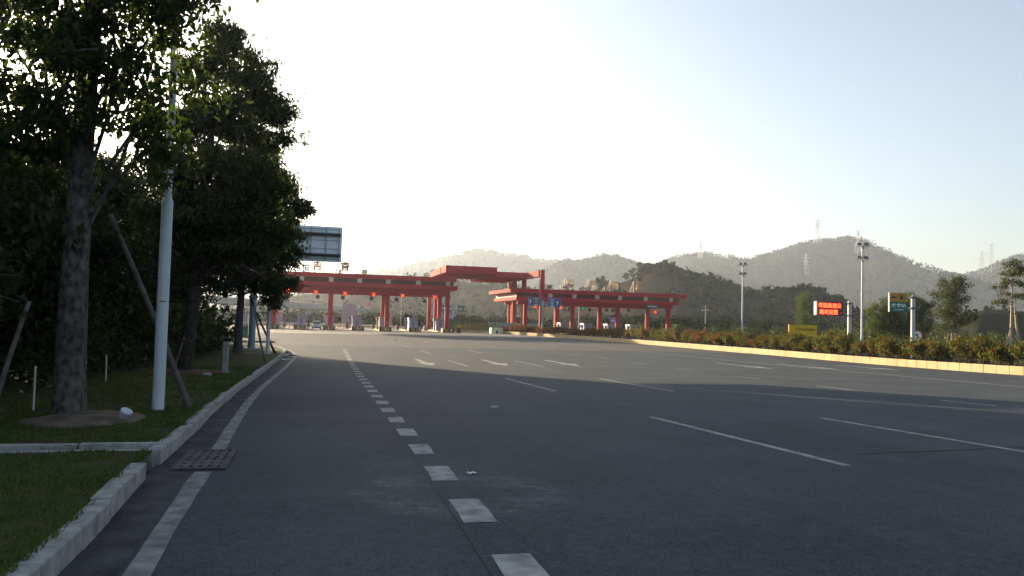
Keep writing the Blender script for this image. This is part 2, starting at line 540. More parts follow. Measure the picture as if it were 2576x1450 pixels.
# the ground sheet, out to the far hills
mb = MB()
gx = [-2500, -1500, -700, -300, -120, -60, -20, 20, 60, 70, 90, 130, 200, 320, 500, 800, 1200, 1900, 2600, 3400]
gy = [-300, -80, -40, -20] + yr(0, 70, 5) + [90, 120, 160, 220, 300, 420, 600, 900, 1300, 1900, 2600, 3600]
for y in gy:
    for x in gx: mb.v.append((x, y, g(y) - .07))
for j in range(len(gy) - 1):
    for i in range(len(gx) - 1):
        w = len(gx); mb.f.append((j * w + i, j * w + i + 1, (j + 1) * w + i + 1, (j + 1) * w + i)); mb.m.append(0)
ground = tag(mb.build('ground', M['ground']), 'dry green and brown open ground reaching the hills', kind='structure')

# road: the near carriageway between the kerbs, then the plaza spreading to the left
road = strip('road', yr(-16, 72.5, 1.5), lambda y: lkx(y) - .05, lambda y: rkx(y) + .1, 0, M['asphalt'], nx=4)
tag(road, 'wide grey asphalt road with white lane markings', kind='structure')
plaza_e = lambda x: 118.9 + (x + 6) * .148
mb = MB()
xs = yr(-70, 43, 8)
for x in xs: mb.v += [(x, 72.5, g(72.5)), (x, plaza_e(x) + .5, g(120))]
for i in range(len(xs) - 1): mb.f.append((2 * i, 2 * i + 2, 2 * i + 3, 2 * i + 1)); mb.m.append(0)
part(mb, 'plaza_asphalt', M['asphalt_far'], road)
# concrete apron of the toll plaza
apron_root = thing('concrete_apron', (0, 0, 0), 'pale concrete apron laid in slabs in front of the toll lanes', None)
apron_root['kind'] = 'structure'
edges_x = [-70, -56, -42, -28, -17, -11.6, -6.2, -.8, 4.6, 10, 15.4, 20.8, 26.2, 31.6, 37, 44, 52, 60, 68, 76, 88]
for i, (a, b) in enumerate(zip(edges_x, edges_x[1:])):
    for j, (t0, t1) in enumerate(((0, 9), (9, 18), (18, 40), (40, 70))):
        mb = MB()
        y0a, y0b = plaza_e(a) + t0, plaza_e(b) + t0
        y1a, y1b = plaza_e(a) + t1, plaza_e(b) + t1
        e = .02
        z = -1.03 + .006 + random.uniform(0, .004)
        mb.prism_z([(a + e, y0a + e), (b - e, y0b + e), (b - e, y1b - e), (a + e, y1a - e)], -1.12, z)
        part(mb, 'slab', M['apron'], apron_root)

# paint on the road -------------------------------------------------
def paint(name, pts, w, m=None, jag=.008, dz=.005, parent=road):
    """a painted strip of width w along a list of (x, y) points"""
    m = m or M['paint']
    P = [Vector(p) for p in pts]
    Q = []
    for a, b in zip(P, P[1:]):
        n = max(1, int((b - a).length / .35))
        Q += [a.lerp(b, k / n) for k in range(n)]
    Q.append(P[-1])
    mb = MB()
    for i, p in enumerate(Q):
        d = (Q[min(i + 1, len(Q) - 1)] - Q[max(0, i - 1)]).normalized()
        nrm = Vector((-d.y, d.x))
        for s in (-1, 1):
            q = p + nrm * (s * w / 2 + random.uniform(-jag, jag))
            mb.v.append((q.x, q.y, g(q.y) + dz))
    for i in range(len(Q) - 1): mb.f.append((2 * i, 2 * i + 1, 2 * i + 3, 2 * i + 2)); mb.m.append(0)
    mb.f = [tuple(reversed(f)) for f in mb.f]
    return mb.build(name, m, parent)

# wide square dashes
y = 5.35
k = 0
while y < 66:
    x = interp([(0, 1.43), (7.4, 1.495), (20, 1.59), (29, 1.67), (64, 1.99)], y)
    m = M['paint'] if y > 6 else M['paint']
    paint('square_dash', [(x - .025, y - .51), (x + .0, y + .51)], .30, m, jag=.012)
    y += 2.07
for (a, b) in [((7.17, 9.4), (7.2, 16.05)), ((7.52, 24.2), (7.66, 31.9)), ((8.10, 42.8), (8.12, 49.9)), ((8.3, 59.7), (8.24, 65.6)),
               ((8.2, 73.2), (8.1, 78.7)), ((8.13, 86.5), (8.1, 92.3)), ((11.2, 9.2), (11.25, 15.7)), ((11.78, 24.5), (12.0, 32.3)),
               ((12.8, 43.9), (12.7, 50.7)), ((12.95, 61.9), (12.7, 68.0)), ((12.5, 74.3), (12.3, 80.2)), ((12.2, 88.0), (12.1, 93.5)),
               ((15.6, 24.0), (15.9, 31.0))][:12]:
    paint('lane_dash', [a, b], .15)
for (a, b) in [((19.35, 20.85), (19.41, 18.84)), ((19.99, 28.17), (19.83, 25.66)), ((20.5, 35.64), (20.6, 33.46)), ((21.08, 43.58), (21.12, 41.24)),
               ((21.4, 51.1), (21.36, 48.7)), ((21.44, 58.08), (21.37, 55.43)), ((21.4, 64.65), (21.36, 62.15)), ((21.2, 70.69), (21.13, 68.26)),
               ((21.19, 76.99), (21.04, 74.41)), ((21.13, 83.26), (20.96, 80.62)), ((20.91, 88.74), (20.88, 86.65)), ((20.67, 93.99), (20.68, 92.14)),
               ((20.63, 100.0), (20.55, 97.86)), ((35.51, 69.24), (35.63, 61.76)), ((35.96, 52.11), (36.18, 44.37)), ((36.1, 34.5), (36.1, 28))]:
    paint('lane_dash', [a, b], .15, M['paint_dull'] if a[1] > 30 else M['paint'])
solid = smooth_path([(29.93, 101.1), (30.9, 86.6), (31.3, 70), (31.8, 57.7), (32.2, 44.5), (31.8, 34.8), (30.7, 28.3), (29.5, 22)], 1)
paint('edge_line', solid, .16)
def arrow(x, y, L=6.6):
    mb = MB()
    def pt(u, v): return (x + u, y - v, g(y - v) + .005)
    hw = .17
    n = 6
    for i in range(n):
        a, b = L * .62 * i / n, L * .62 * (i + 1) / n
        mb.add([pt(-hw, a), pt(hw, a), pt(hw, b), pt(-hw, b)], [(3, 2, 1, 0)])
    mb.add([pt(-.62, L * .62), pt(.62, L * .62), pt(.31, L * .81), pt(-.31, L * .81)], [(3, 2, 1, 0)])
    mb.add([pt(-.31, L * .81), pt(.31, L * .81), pt(0, L)], [(2, 1, 0)])
    part(mb, 'arrow_marking', M['paint'], road)
for (a, b) in [((6.15, 50.6), 43.2), ((10.67, 51.4), 43.9), ((15.33, 52.1), 44.6), ((28.25, 51.75), 44.2), ((33.2, 51.44), 44.3), ((38.1, 51.2), 44.6)]:
    arrow(a[0], a[1], a[1] - b)
EL1 = [(-1.02, 1), (-1.10, 4.5), (-1.17, 6.3), (-1.21, 7.37), (-1.26, 8.6), (-1.295, 9.9)]
EL2 = [(-1.345, 11.75), (-1.37, 12.7), (-1.45, 14.6), (-1.58, 18.5), (-1.66, 23), (-1.68, 27), (-1.61, 35), (-1.52, 44), (-1.48, 51), (-1.6, 55), (-1.9, 59), (-2.4, 62.5), (-3.4, 66), (-4.6, 68.6), (-6.4, 70.3)]
paint('edge_line', smooth_path(EL1, .5), .19, M['paint_dull'], jag=.014)
paint('edge_line', smooth_path(EL2, .5), .19, M['paint_dull'], jag=.012)
# concrete gutter along the left kerb
gut = strip('gutter', yr(-14, 72, 1), lambda y: lkx(y) - .02, lambda y: min(lkx(y) + .42, interp([(p[1], p[0] - .12) for p in EL1 + EL2], y)), .003, M['gutter'])
tag(gut, 'dirty dark concrete gutter beside the left kerb', kind='structure')
# tyre scuffs on the near asphalt
def scuff(cx, cy, r, a0, a1, w):
    pts = [(cx + r * math.cos(a0 + (a1 - a0) * k / 16), cy + r * .75 * math.sin(a0 + (a1 - a0) * k / 16)) for k in range(17)]
    return paint('tyre_mark', pts, w, M['tyre_mark'], jag=.02, dz=.003)
M['tyre_mark'] = mat('tyre_mark', (.018, .02, .022), .8, .1)
paint('tyre_mark', smooth_path([(8.1, 10.35), (8.75, 10.5), (9.9, 10.6), (11.8, 10.85), (14, 11.3)], .4), .09, M['tyre_mark'], jag=.02, dz=.003)
paint('pavement_seam', [(1.20, 4), (1.27, 7.4), (1.36, 16)], .012, M['tyre_mark'], jag=.003, dz=.003)

# left kerb: granite stones set one by one -----------------------------
kerb = thing('kerb', (0, 0, 0), 'grey granite kerb along the grass verge on the left', None)
kerb['kind'] = 'structure'
def kerb_stone_mesh(L, W, H, b, m, name):
    o = MB().cbox(-L / 2, L / 2, -W / 2, W / 2, -.25, H, b).build(name, m)
    me = o.data
    bpy.data.objects.remove(o)
    return me
ks_me = kerb_stone_mesh(.985, .17, .19, .012, M['kerb'], 'kerb_stone')
def along(path, start, step, inset, fn):
    """walks a 2-D path; calls fn(mid, dir) for each piece of length step"""
    acc = 0; cur = path[0]; i = 0
    L = [0]
    for a, b in zip(path, path[1:]): L.append(L[-1] + (b - a).length)
    def at(s):
        for k in range(len(L) - 1):
            if s <= L[k + 1]: return path[k].lerp(path[k + 1], (s - L[k]) / max(1e-6, L[k + 1] - L[k]))
        return path[-1]
    s = start
    while s + step <= L[-1]:
        a, b = at(s), at(s + step)
        fn((a + b) / 2, (b - a).normalized(), a, b)
        s += step
def put_stone(me, name, parent, off, jit):
    def fn(mid, d, a, b):
        if parent is kerb and 9.75 < mid.y < 10.9: return
        nrm = Vector((-d.y, d.x))
        q = mid + nrm * off
        o = bpy.data.objects.new(name, me)
        X = Vector((d.x, d.y, (g(b.y) - g(a.y)) / (b - a).length)).normalized()
        Z = Vector((random.uniform(-jit, jit), random.uniform(-jit, jit), 1))
        Yv = Z.cross(X).normalized(); Z = X.cross(Yv)
        p = (q.x + random.uniform(-jit, jit) * .5, q.y, g(mid.y) + random.uniform(-jit, jit) * .7)
        o.matrix_world = Matrix(((X.x, Yv.x, Z.x, p[0]), (X.y, Yv.y, Z.y, p[1]), (X.z, Yv.z, Z.z, p[2]), (0, 0, 0, 1)))
        link(o, parent)
    return fn
along([p for p in LKP if p.y > -2 and p.x > -24], .25, 1.0, 0, put_stone(ks_me, 'kerb_stone', kerb, .09, .018))

# raised bed on the right: painted wall stones, soil, then the service road behind it
wall = thing('planter_kerb', (0, 0, 0), 'tall cream painted kerb of the planted bed on the right', None)
wall['kind'] = 'structure'
pk_me = kerb_stone_mesh(.992, .2, .55, .015, M['planter'], 'wall_stone')
along(RKP, 10.0, 1.0, 0, put_stone(pk_me, 'wall_stone', wall, -.1, .006))
bed = strip('planter_soil', yr(12, 155, 2), lambda y: rkx(y) + .12, lambda y: rkx(y) + 4.6, .47, M['soil'])
tag(bed, 'brown soil of the planted bed on the right', kind='structure')
def bed_back():
    mb = MB()
    ys = yr(12, 155, 3)
    for y in ys:
        x = rkx(y) + 4.6
        mb.v += [(x, y, g(y) + .5), (x + .2, y, g(y) + .5), (x + .2, y, g(y) - .2)]
    for i in range(len(ys) - 1):
        for k in range(2): mb.f.append((3 * i + k, 3 * i + k + 1, 3 * i + 4 + k, 3 * i + 3 + k)); mb.m.append(0)
    return mb.build('planter_back_kerb', M['planter'])
tag(bed_back(), 'far edge of the planted bed on the right', kind='structure')
sr = strip('service_road', yr(10, 158, 3), lambda y: rkx(y) + 4.85, lambda y: 58.5 + max(0, (y - 100) * .1), -.02, M['asphalt_far'])
tag(sr, 'grey service road behind the planted bed', kind='structure')

# grass verge on the left --------------------------------------------------
def verge_z(x, y):
    t = lkx(y) - .18 - x
    n = noise.noise(Vector((x * .6, y * .6, 0))) * .05 + noise.noise(Vector((x * 2.1, y * 2.1, 4))) * .018
    k = min(1, t / .5)
    return g(y) + .165 + n * k + .25 * min(1, max(0, (t - 2.5) / 6))
def verge_grid(y0, y1, st, ts, name):
    mb = MB()
    ys = yr(y0, y1, st)
    for y in ys:
        for t in ts:
            x = lkx(y) - .175 - t
            mb.v.append((x, y, verge_z(x, y)))
    w = len(ts)
    for j in range(len(ys) - 1):
        for i in range(w - 1):
            mb.f.append((j * w + i, (j + 1) * w + i, (j + 1) * w + i + 1, j * w + i + 1)); mb.m.append(0)
    return mb.build(name, M['lawn'], smooth=True)
ts = [0, .12, .3, .6, .9, 1.2, 1.6, 2, 2.4, 2.8, 3.4, 4, 5, 6.5, 9, 14, 25, 45, 75]
v1 = tag(verge_grid(-14, 10.45, .35, ts, 'grass_verge'), 'rough grass verge beside the near left kerb', kind='structure')
v2 = tag(verge_grid(11.05, 71.8, .4, ts, 'grass_verge'), 'rough grass verge under the roadside trees', kind='structure')
# stone drainage channel crossing the verge
ch = thing('drain_channel', (0, 0, 0), 'narrow stone channel crossing the verge to the road', None)
ch['kind'] = 'structure'
for (ya, yb) in ((10.46, 10.56), (10.94, 11.06)):
    x = -1.95
    while x > -9:
        mb = MB().cbox(x - .97, x, ya, yb, g(10.7) - .1, g(10.7) + .2 + random.uniform(-.01, .012), .01)
        mb.build('channel_stone', M['kerb'], ch)
        x -= 1.0
MB().box(-9, -1.9, 10.56, 10.94, g(10.7) - .1, g(10.7) + .06).build('channel_bed', M['gutter'], ch)
def patch(cx, cy, r, m, name, label, h=.09):
    mb = MB()
    rings = 6; n = 36
    mb.v.append((cx, cy, verge_z(cx, cy) + h))
    for k in range(1, rings + 1):
        for i in range(n):
            a = 2 * PI * i / n
            rr = r * (1 + .22 * noise.noise(Vector((math.cos(a) * 1.3 + cx, math.sin(a) * 1.3, cy)))) * k / rings
            x, y = cx + rr * math.cos(a), cy + rr * math.sin(a) * 1.25
            x = min(x, lkx(y) - .3)
            z = verge_z(x, y) + h * (1 - (k / rings) ** 2) + (.012 if k < rings else -.05) + noise.noise(Vector((x * 3, y * 3, 2))) * .02
            mb.v.append((x, y, z))
    for i in range(n): mb.f.append((0, 1 + i, 1 + (i + 1) % n)); mb.m.append(0)
    for k in range(rings - 1):
        for i in range(n):
            a, b = 1 + k * n + i, 1 + k * n + (i + 1) % n
            mb.f.append((a, a + n, b + n, b)); mb.m.append(0)
    return tag(mb.build(name, m, smooth=True), label, kind='structure')
M['earth_red'] = mat('reddish_earth', (.06, .033, .02), .95, .1, color2=(.11, .065, .045), scale=3.0, bump=.4, bscale=25)
patch(-3.75, 14.4, 1.0, M['earth'], 'bare_earth', 'pale bare earth round the foot of the nearest tree')
patch(-4.7, 31.0, 1.5, M['earth_red'], 'bare_earth', 'reddish bare earth round the second tree')
patch(-3.05, 7.4, .42, M['earth_red'], 'bare_earth', 'small brown bare patch in the near grass', .01)
patch(-4.6, 51.4, 1.0, M['earth_red'], 'bare_earth', 'bare earth round the third tree', .04)
# grass blades on the near verge
def blades(n, yfn, tfn, hmin, hmax):
    y = yfn(n); t = tfn(n)
    kx_y = np.array([p.y for p in LKP]); kx_x = np.array([p.x for p in LKP])
    x = np.interp(y, kx_y, kx_x) - .165 - t
    ok = ~((y > 10.44) & (y < 11.08)) & (np.hypot(x + 3.75, (y - 14.4) / 1.25) > .9) & (np.hypot(x + 3.05, (y - 7.4)) > .35)
    x, y = x[ok], y[ok]
    dens = np.array([noise.noise(Vector((a * .9, b * .9, 7))) + noise.noise(Vector((a * 3.1, b * 3.1, 1))) * .6 for a, b in zip(x, y)])
    ok = dens > rng.uniform(-.6, .45, len(x))
    x, y, dens = x[ok], y[ok], dens[ok]
    z = np.array([verge_z(a, b) for a, b in zip(x, y)]) - .01
    h = rng.uniform(hmin, hmax, len(x)) * (1 + .5 * np.clip(dens, -.5, 1))
    a = rng.uniform(0, 2 * PI, len(x)); w = rng.uniform(.004, .009, len(x)) * (1 + y * .06)
    lean = rng.uniform(.1, .8, len(x)) * h; la = rng.uniform(0, 2 * PI, len(x))
    c, s = np.cos(a) * w, np.sin(a) * w
    V = np.stack([np.stack([x - c, y - s, z], 1), np.stack([x + c, y + s, z], 1),
                  np.stack([x + np.cos(la) * lean, y + np.sin(la) * lean, z + h], 1)], 1).reshape(-1, 3)
    return V
V = np.concatenate([
    blades(52000, lambda n: rng.uniform(4, 16, n), lambda n: rng.uniform(0, 2.9, n), .02, .055),
    blades(9000, lambda n: rng.uniform(4, 30, n), lambda n: rng.uniform(-.05, .05, n), .03, .08),
    blades(26000, lambda n: rng.uniform(14, 36, n), lambda n: rng.uniform(0, 4, n), .03, .08)])
F = np.arange(len(V)).reshape(-1, 3)
tag(raw_mesh('grass', V, F, M['grass']), 'short dark green grass covering the verge', kind='stuff')

# ================================================================== leaves, trees, woods
def leaf_quads(C, size, aspect=.42, droop=.5, six=False, fold=.12):
    n = len(C)
    size = np.broadcast_to(np.asarray(size, float), (n,))[:, None]
    d = rng.normal(size=(n, 3)); d[:, 2] -= droop * 1.6
    d /= np.linalg.norm(d, axis=1, keepdims=True)
    up = rng.normal(size=(n, 3)) * .8; up[:, 2] += .8
    s = np.cross(d, up); s /= np.linalg.norm(s, axis=1, keepdims=True) + 1e-9
    nn = np.cross(s, d)
    w = size * aspect * .5
    base, tip = C - d * size * .5, C + d * size * .5 - nn * size * .08
    if six:
        l1, r1 = C - d * size * .22 + s * w * .85 + nn * size * fold, C - d * size * .22 - s * w * .85 + nn * size * fold
        l2, r2 = C + d * size * .14 + s * w * .9 + nn * size * fold * .8, C + d * size * .14 - s * w * .9 + nn * size * fold * .8
        V = np.stack([base, l1, l2, tip, r2, r1], 1).reshape(-1, 3)
        k = np.arange(n)[:, None] * 6
        F = np.concatenate([k + np.array([[0, 3, 2, 1]]), k + np.array([[0, 5, 4, 3]])], 0)
    else:
        mid = C - d * size * .06
        V = np.stack([base, mid + s * w + nn * size * fold, tip, mid - s * w + nn * size * fold], 1).reshape(-1, 3)
        F = np.arange(n)[:, None] * 4 + np.array([[0, 1, 2, 3]])
    return V, F

def lobes_points(lobes, ncl, per, crad, shell=.55, flat=.7):
    """cluster centres spread through ellipsoid lobes, then leaves round each centre"""
    vol = np.array([l[1][0] * l[1][1] * l[1][2] for l in lobes]) ** .8
    pick = rng.choice(len(lobes), ncl, p=vol / vol.sum())
    c = np.array([l[0] for l in lobes])[pick]; r = np.array([l[1] for l in lobes])[pick]
    u = rng.normal(size=(ncl, 3)); u /= np.linalg.norm(u, axis=1, keepdims=True)
    rad = shell + (1 - shell) * rng.random(ncl) ** .6
    deep = rng.random(ncl) < .25
    rad[deep] = rng.random(deep.sum()) ** .5 * .8
    cc = c + u * r * rad[:, None]
    n = rng.poisson(per, ncl)
    idx = np.repeat(np.arange(ncl), n)
    off = rng.normal(size=(len(idx), 3)) * crad * rng.uniform(.6, 1.3, ncl)[idx][:, None]
    off[:, 2] *= flat
    return cc[idx] + off, cc

def limb(p0, p1, bend=.15, n=5):
    p0, p1 = Vector(p0), Vector(p1)
    L = (p1 - p0).length
    o = Vector((random.uniform(-1, 1), random.uniform(-1, 1), random.uniform(-.2, .6))) * bend * L
    return [p0.lerp(p1, i / n) + o * math.sin(PI * i / n) for i in range(n + 1)]

def make_tree(loc, label, trunk, r0, r1, lobes, ncl, per, crad, leaf, lm, bark, name='tree', cat='tree', group=None, six=False, aspect=.42, droop=.5, twigs=40, flare=1.25, shell=.55, limb_r=None, sub=5):
    """trunk: list of world points; lobes: [(centre, radii)] in world coordinates"""
    t = thing(name, loc, label, cat, group)
    n = len(trunk)
    mb = MB()
    P = smooth3(trunk, 24)
    rad = []
    for i, p in enumerate(P):
        f = i / (len(P) - 1)
        rr = r0 + (r1 - r0) * f
        if f < .12: rr *= 1 + (flare - 1) * (1 - f / .12) ** 2
        rad.append(rr * (1 + .06 * noise.noise(Vector((i * .9, loc[0], loc[1])))))
    mb.path(P, rad, 14)
    part(mb, 'trunk', bark, t, smooth=True)
    lm_ = MB()
    top = P[int(len(P) * .45):]
    for (c, r) in lobes:
        s = random.choice(top[:max(2, int(len(top) * .8))])
        q = Vector(c)
        lp = limb(s, q, .12)
        lm_.path(lp, [(limb_r or r1) * (1 - .7 * k / 5) + .012 for k in range(6)], 6)
    main = lobes
    if sub:
        lobes = list(lobes)
        for (c, r) in main:
            for q in range(sub):
                u = rng.normal(size=3); u /= np.linalg.norm(u)
                if u[2] < -.3: u[2] *= -.5
                lobes.append((tuple(np.array(c) + u * np.array(r) * rng.uniform(.9, 1.25)), tuple(np.array(r) * rng.uniform(.22, .44))))
    C, cc = lobes_points(lobes, ncl, per, crad, shell)
    lc = np.array([l[0] for l in lobes])
    for k in rng.choice(len(cc), min(twigs, len(cc)), replace=False):
        j = np.argmin(((lc - cc[k]) ** 2).sum(1))
        lm_.path(limb(lc[j] * .7 + np.array(P[-1]) * .3 if len(lobes) < 3 else lc[j], cc[k], .1, 3), [.03 * (r0 / .2) ** .5, .02, .014, .008], 4, cap=False)
    part(lm_, 'branches', bark, t)
    V, F = leaf_quads(C, rng.uniform(.7, 1.25, len(C)) * leaf, aspect, droop, six)
    cr = raw_mesh('crown', V, F, lm, t, offset=loc)
    cr['kind'] = 'stuff'
    return t

def smooth3(pts, n):
    P = [Vector(p) for p in pts]
    P = [P[0] * 2 - P[1]] + P + [P[-1] * 2 - P[-2]]
    m = len(P) - 3
    out = []
    for q in range(n + 1):
        s = min(q / n * m, m - 1e-6)
        i = int(s) + 1; t = s - int(s)
        out.append(.5 * ((2 * P[i]) + (P[i + 1] - P[i - 1]) * t + (2 * P[i - 1] - 5 * P[i] + 4 * P[i + 1] - P[i + 2]) * t * t
                         + (3 * P[i] - P[i - 1] - 3 * P[i + 1] + P[i + 2]) * t ** 3))
    return out

def woods(name, base, h, wr, nq, m, label, qs=.32, trunk_gap=.15):
    """many small trees as one mass: base (N,3), heights (N)"""
    N = len(base)
    idx = np.repeat(np.arange(N), nq)
    u = rng.normal(size=(len(idx), 3)); u /= np.linalg.norm(u, axis=1, keepdims=True)
    hh = h[idx][:, None]; ww = (h * wr * rng.uniform(.8, 1.25, N))[idx][:, None]
    rad = (.45 + .55 * rng.random((len(idx), 1)))
    c = base[idx] + np.concatenate([u[:, :2] * ww * rad, (hh * (trunk_gap + (1 - trunk_gap) * .5) + u[:, 2:3] * hh * (1 - trunk_gap) * .5 * rad)], 1)
    V, F = leaf_quads(c, (hh[:, 0] * qs * rng.uniform(.6, 1.3, len(idx))), .8, .1)
    return tag(raw_mesh(name, V, F, m), label, kind='stuff')

# ------------------------------------------------------------------ hills
def hill(ridge, front, back, m, label, seed, rough=.13, nacross=40, ntrees=2600, th=(5, 9), tree_m=None, wr=.38, nq=9, clear=None, tree_label=None, step=9, far=1.0):
    ridge = [(x * far, y * far, CAM_H + (z - CAM_H) * far) for x, y, z in ridge]
    front, back, step = front * far, back * far, step * far ** .6
    P = smooth3([(x, y, z) for x, y, z in ridge], max(24, int(sum((Vector(a) - Vector(b)).length for a, b in zip(ridge, ridge[1:])) / step)))
    n = len(P)
    # run the ridge down to the ground at both ends
    d0, d1 = (P[0] - P[2]).normalized(), (P[-1] - P[-3]).normalized()
    ext = 7
    z0, z1 = P[0].z, P[-1].z
    A = [Vector((P[0].x + d0.x * k * max(20, z0 * .7) / 2, P[0].y + d0.y * k * max(20, z0 * .7) / 2, max(-2.5, z0 * (1 - k / ext) - 2.5 * k / ext))) for k in range(ext, 0, -1)]
    B = [Vector((P[-1].x + d1.x * k * max(20, z1 * .7) / 2, P[-1].y + d1.y * k * max(20, z1 * .7) / 2, max(-2.5, z1 * (1 - k / ext) - 2.5 * k / ext))) for k in range(1, ext + 1)]
    P = A + P + B
    n = len(P)
    S = [(-1 + 2 * j / (nacross - 1)) for j in range(nacross)]
    V = np.zeros((n, nacross, 3))
    for i, p in enumerate(P):
        rad = Vector((p.x, p.y, 0)).normalized()
        H = p.z + 2.5
        for j, s in enumerate(S):
            w = front if s < 0 else back
            x, y = p.x + rad.x * s * w, p.y + rad.y * s * w
            a = abs(s)
            prof = (math.cos(PI * a ** .85) + 1) / 2 if a < 1 else 0
            nz = noise.fractal(Vector((x * .012 / far, y * .012 / far, seed)), 1.0, 2.0, 5) * rough * H * 1.5
            spur = -abs(noise.noise(Vector((p.x * .016 / far + s * .5, p.y * .016 / far, seed + s * .35)))) * .75 * H + .12 * H
            z = -2.5 + H * prof + (nz + spur) * prof * (0.0 if a < .03 else min(1, a * 3.5)) + noise.noise(Vector((x * .08, y * .08, seed))) * 1.0 * prof
            V[i, j] = (x, y, z)
    F = []
    for i in range(n - 1):
        for j in range(nacross - 1):
            k = i * nacross + j
            F.append((k, k + nacross, k + nacross + 1, k + 1))
    o = tag(raw_mesh('hill', V.reshape(-1, 3), np.array(F), m, smooth=True), label, kind='structure')
    if ntrees:
        half = [j for j, s in enumerate(S) if s <= .16]
        ii = rng.integers(1, n - 2, ntrees); jj = rng.integers(0, len(half) - 1, ntrees)
        ridge_extra = rng.random(ntrees) < .3
        jc = min(range(nacross), key=lambda j: abs(S[j]))
        jj[ridge_extra] = jc - rng.integers(0, 2, ridge_extra.sum())
        fi, fj = rng.random(ntrees)[:, None], rng.random(ntrees)[:, None]
        B_ = (V[ii, jj] * (1 - fi) + V[ii + 1, jj] * fi) * (1 - fj) + (V[ii, jj + 1] * (1 - fi) + V[ii + 1, jj + 1] * fi) * fj
        dens = np.array([noise.noise(Vector((a * .02 / far, b * .02 / far, seed + 3))) for a, b, c in B_])
        keep = dens > rng.uniform(-.9, .15, ntrees)
        if clear is not None: keep &= ~clear(B_)
        B_ = B_[keep]
        B_[:, 2] -= .6
        woods('hill_woods', B_, rng.uniform(th[0], th[1], len(B_)) * rng.choice([.7, 1, 1, 1.25], len(B_)), wr, nq, tree_m or M['leaf_hill'], tree_label or 'scrubby trees covering a distant hillside')
    return o

HA = [(18, 1250, 54.0), (36, 1249, 62.3), (73, 1248, 73.1), (123, 1244, 83.2), (148, 1241, 91.8), (179, 1237, 100.6), (210, 1232, 106.8), (235, 1228, 116.0), (260, 1223, 116.2), (279, 1218, 111.0), (310, 1211, 109.9), (335, 1204, 104.1), (366, 1195, 101.7), (397, 1185, 94.0), (427, 1175, 83.8), (463, 1161, 65.4)]
HB = [(246, 918, 59.7), (279, 908, 71.3), (297, 902, 75.6), (324, 893, 81.1), (338, 888, 83.8), (356, 881, 81.6), (373, 874, 74.7), (391, 866, 62.9), (408, 858, 48.8)]
HC = [(407, 1022, 66.1), (433, 1011, 77.8), (457, 1000, 89.4), (472, 994, 96.2), (496, 982, 100.9), (520, 969, 103.3), (548, 954, 96.8), (561, 946, 94.7), (583, 933, 101.2), (608, 916, 111.8), (633, 900, 119.5), (653, 885, 123.3), (672, 871, 121.4), (687, 859, 113.3), (708, 842, 100.0), (729, 824, 89.6), (751, 804, 76.8), (767, 789, 70.8), (784, 771, 59.5), (804, 751, 40.6)]
HD = [(906, 1000, 60.4), (930, 979, 86.0), (948, 961, 93.6), (966, 943, 105.2), (980, 929, 113.6), (992, 916, 117.9), (1012, 893, 118.3), (1036, 865, 108.8), (1058, 838, 83.2)]
HE = [(93, 410, 5.3), (109, 406, 10.1), (127, 400, 16.6), (140, 396, 22.7), (154, 391, 27.3), (163, 387, 30.7), (171, 384, 32.5), (180, 379, 31.0), (190, 375, 26.9), (201, 369, 26.0), (209, 364, 20.9), (218, 359, 17.0), (226, 354, 9.0)]
HE2 = [(182, 334, 11.4), (189, 329, 17.6), (205, 320, 17.9), (213, 315, 19.8), (220, 310, 17.8), (227, 305, 15.2), (232, 301, 9.9), (239, 296, 5.7)]
HF = [(-49, 618, 10.8), (-20, 620, 19.4), (9, 620, 23.6), (37, 619, 29.3), (61, 617, 33.3), (81, 615, 36.5), (98, 612, 37.7), (120, 608, 33.6), (139, 604, 31.0), (161, 599, 25.2), (182, 593, 17.8), (201, 587, 8.8)]
HG = [(-137, 1694, 76.5), (-90, 1698, 86.9), (-25, 1700, 95.5), (33, 1700, 92.0), (75, 1698, 89.3), (125, 1695, 103.3), (159, 1693, 96.7), (210, 1687, 85.5)]
HR = [(178, 190, 5.0), (181, 187, 6.8), (183, 184, 9.1), (187, 181, 9.8), (189, 178, 9.6), (193, 175, 9.2), (197, 169, 8.0), (201, 165, 5.7)]
lower = lambda pts, d: [(x, y, z - d) for x, y, z in pts]
hill(lower(HG, 5), 300, 300, M['hill'], 'palest hill at the far left behind the rooftop letters', 1.3, ntrees=2500, th=(9, 16), step=14, far=1.7)
hill(lower(HA, 5), 330, 300, M['hill'], 'pale hazy wooded hill above the raised middle canopy', 2.1, ntrees=6000, th=(7, 14), step=12, far=1.7)
hill(lower(HB, 5), 200, 200, M['hill'], 'wooded hill shoulder left of the big mountain', 3.7, ntrees=4200, th=(6, 13), step=10, far=1.6)
hill(lower(HC, 5), 330, 260, M['hill'], 'big grey-blue wooded mountain on the right', 5.2, ntrees=11000, th=(6, 13), step=11, far=1.7)
hill(lower(HD, 5), 300, 260, M['hill'], 'hazy wooded hill at the far right edge', 6.4, ntrees=3600, th=(7, 13), step=12, far=1.7)
hill(lower(HF, 3), 240, 200, M['hill_bare'], 'low brown scrubby hill seen beneath the canopies', 7.7, ntrees=1000, th=(4, 8), step=8,
     tree_m=M['leaf_far'])
hill(lower(HE, 4), 95, 80, M['hill_bare'], 'nearer hill with a bare reddish slope behind the right canopy', 8.3, ntrees=1500, th=(4, 8), nq=34, tree_m=M['leaf_far'], wr=.42, step=5,
     clear=lambda B: (B[:, 0] < 168) & (rng.random(len(B)) < .85), tree_label='dark trees covering the nearer hill')
hill(lower(HE2, 3), 70, 60, M['hill'], 'low dark wooded mound behind the electronic sign', 9.1, ntrees=900, th=(3.5, 6), nq=34, tree_m=M['leaf_far'], wr=.42, step=5, tree_label='dark trees covering the low mound')
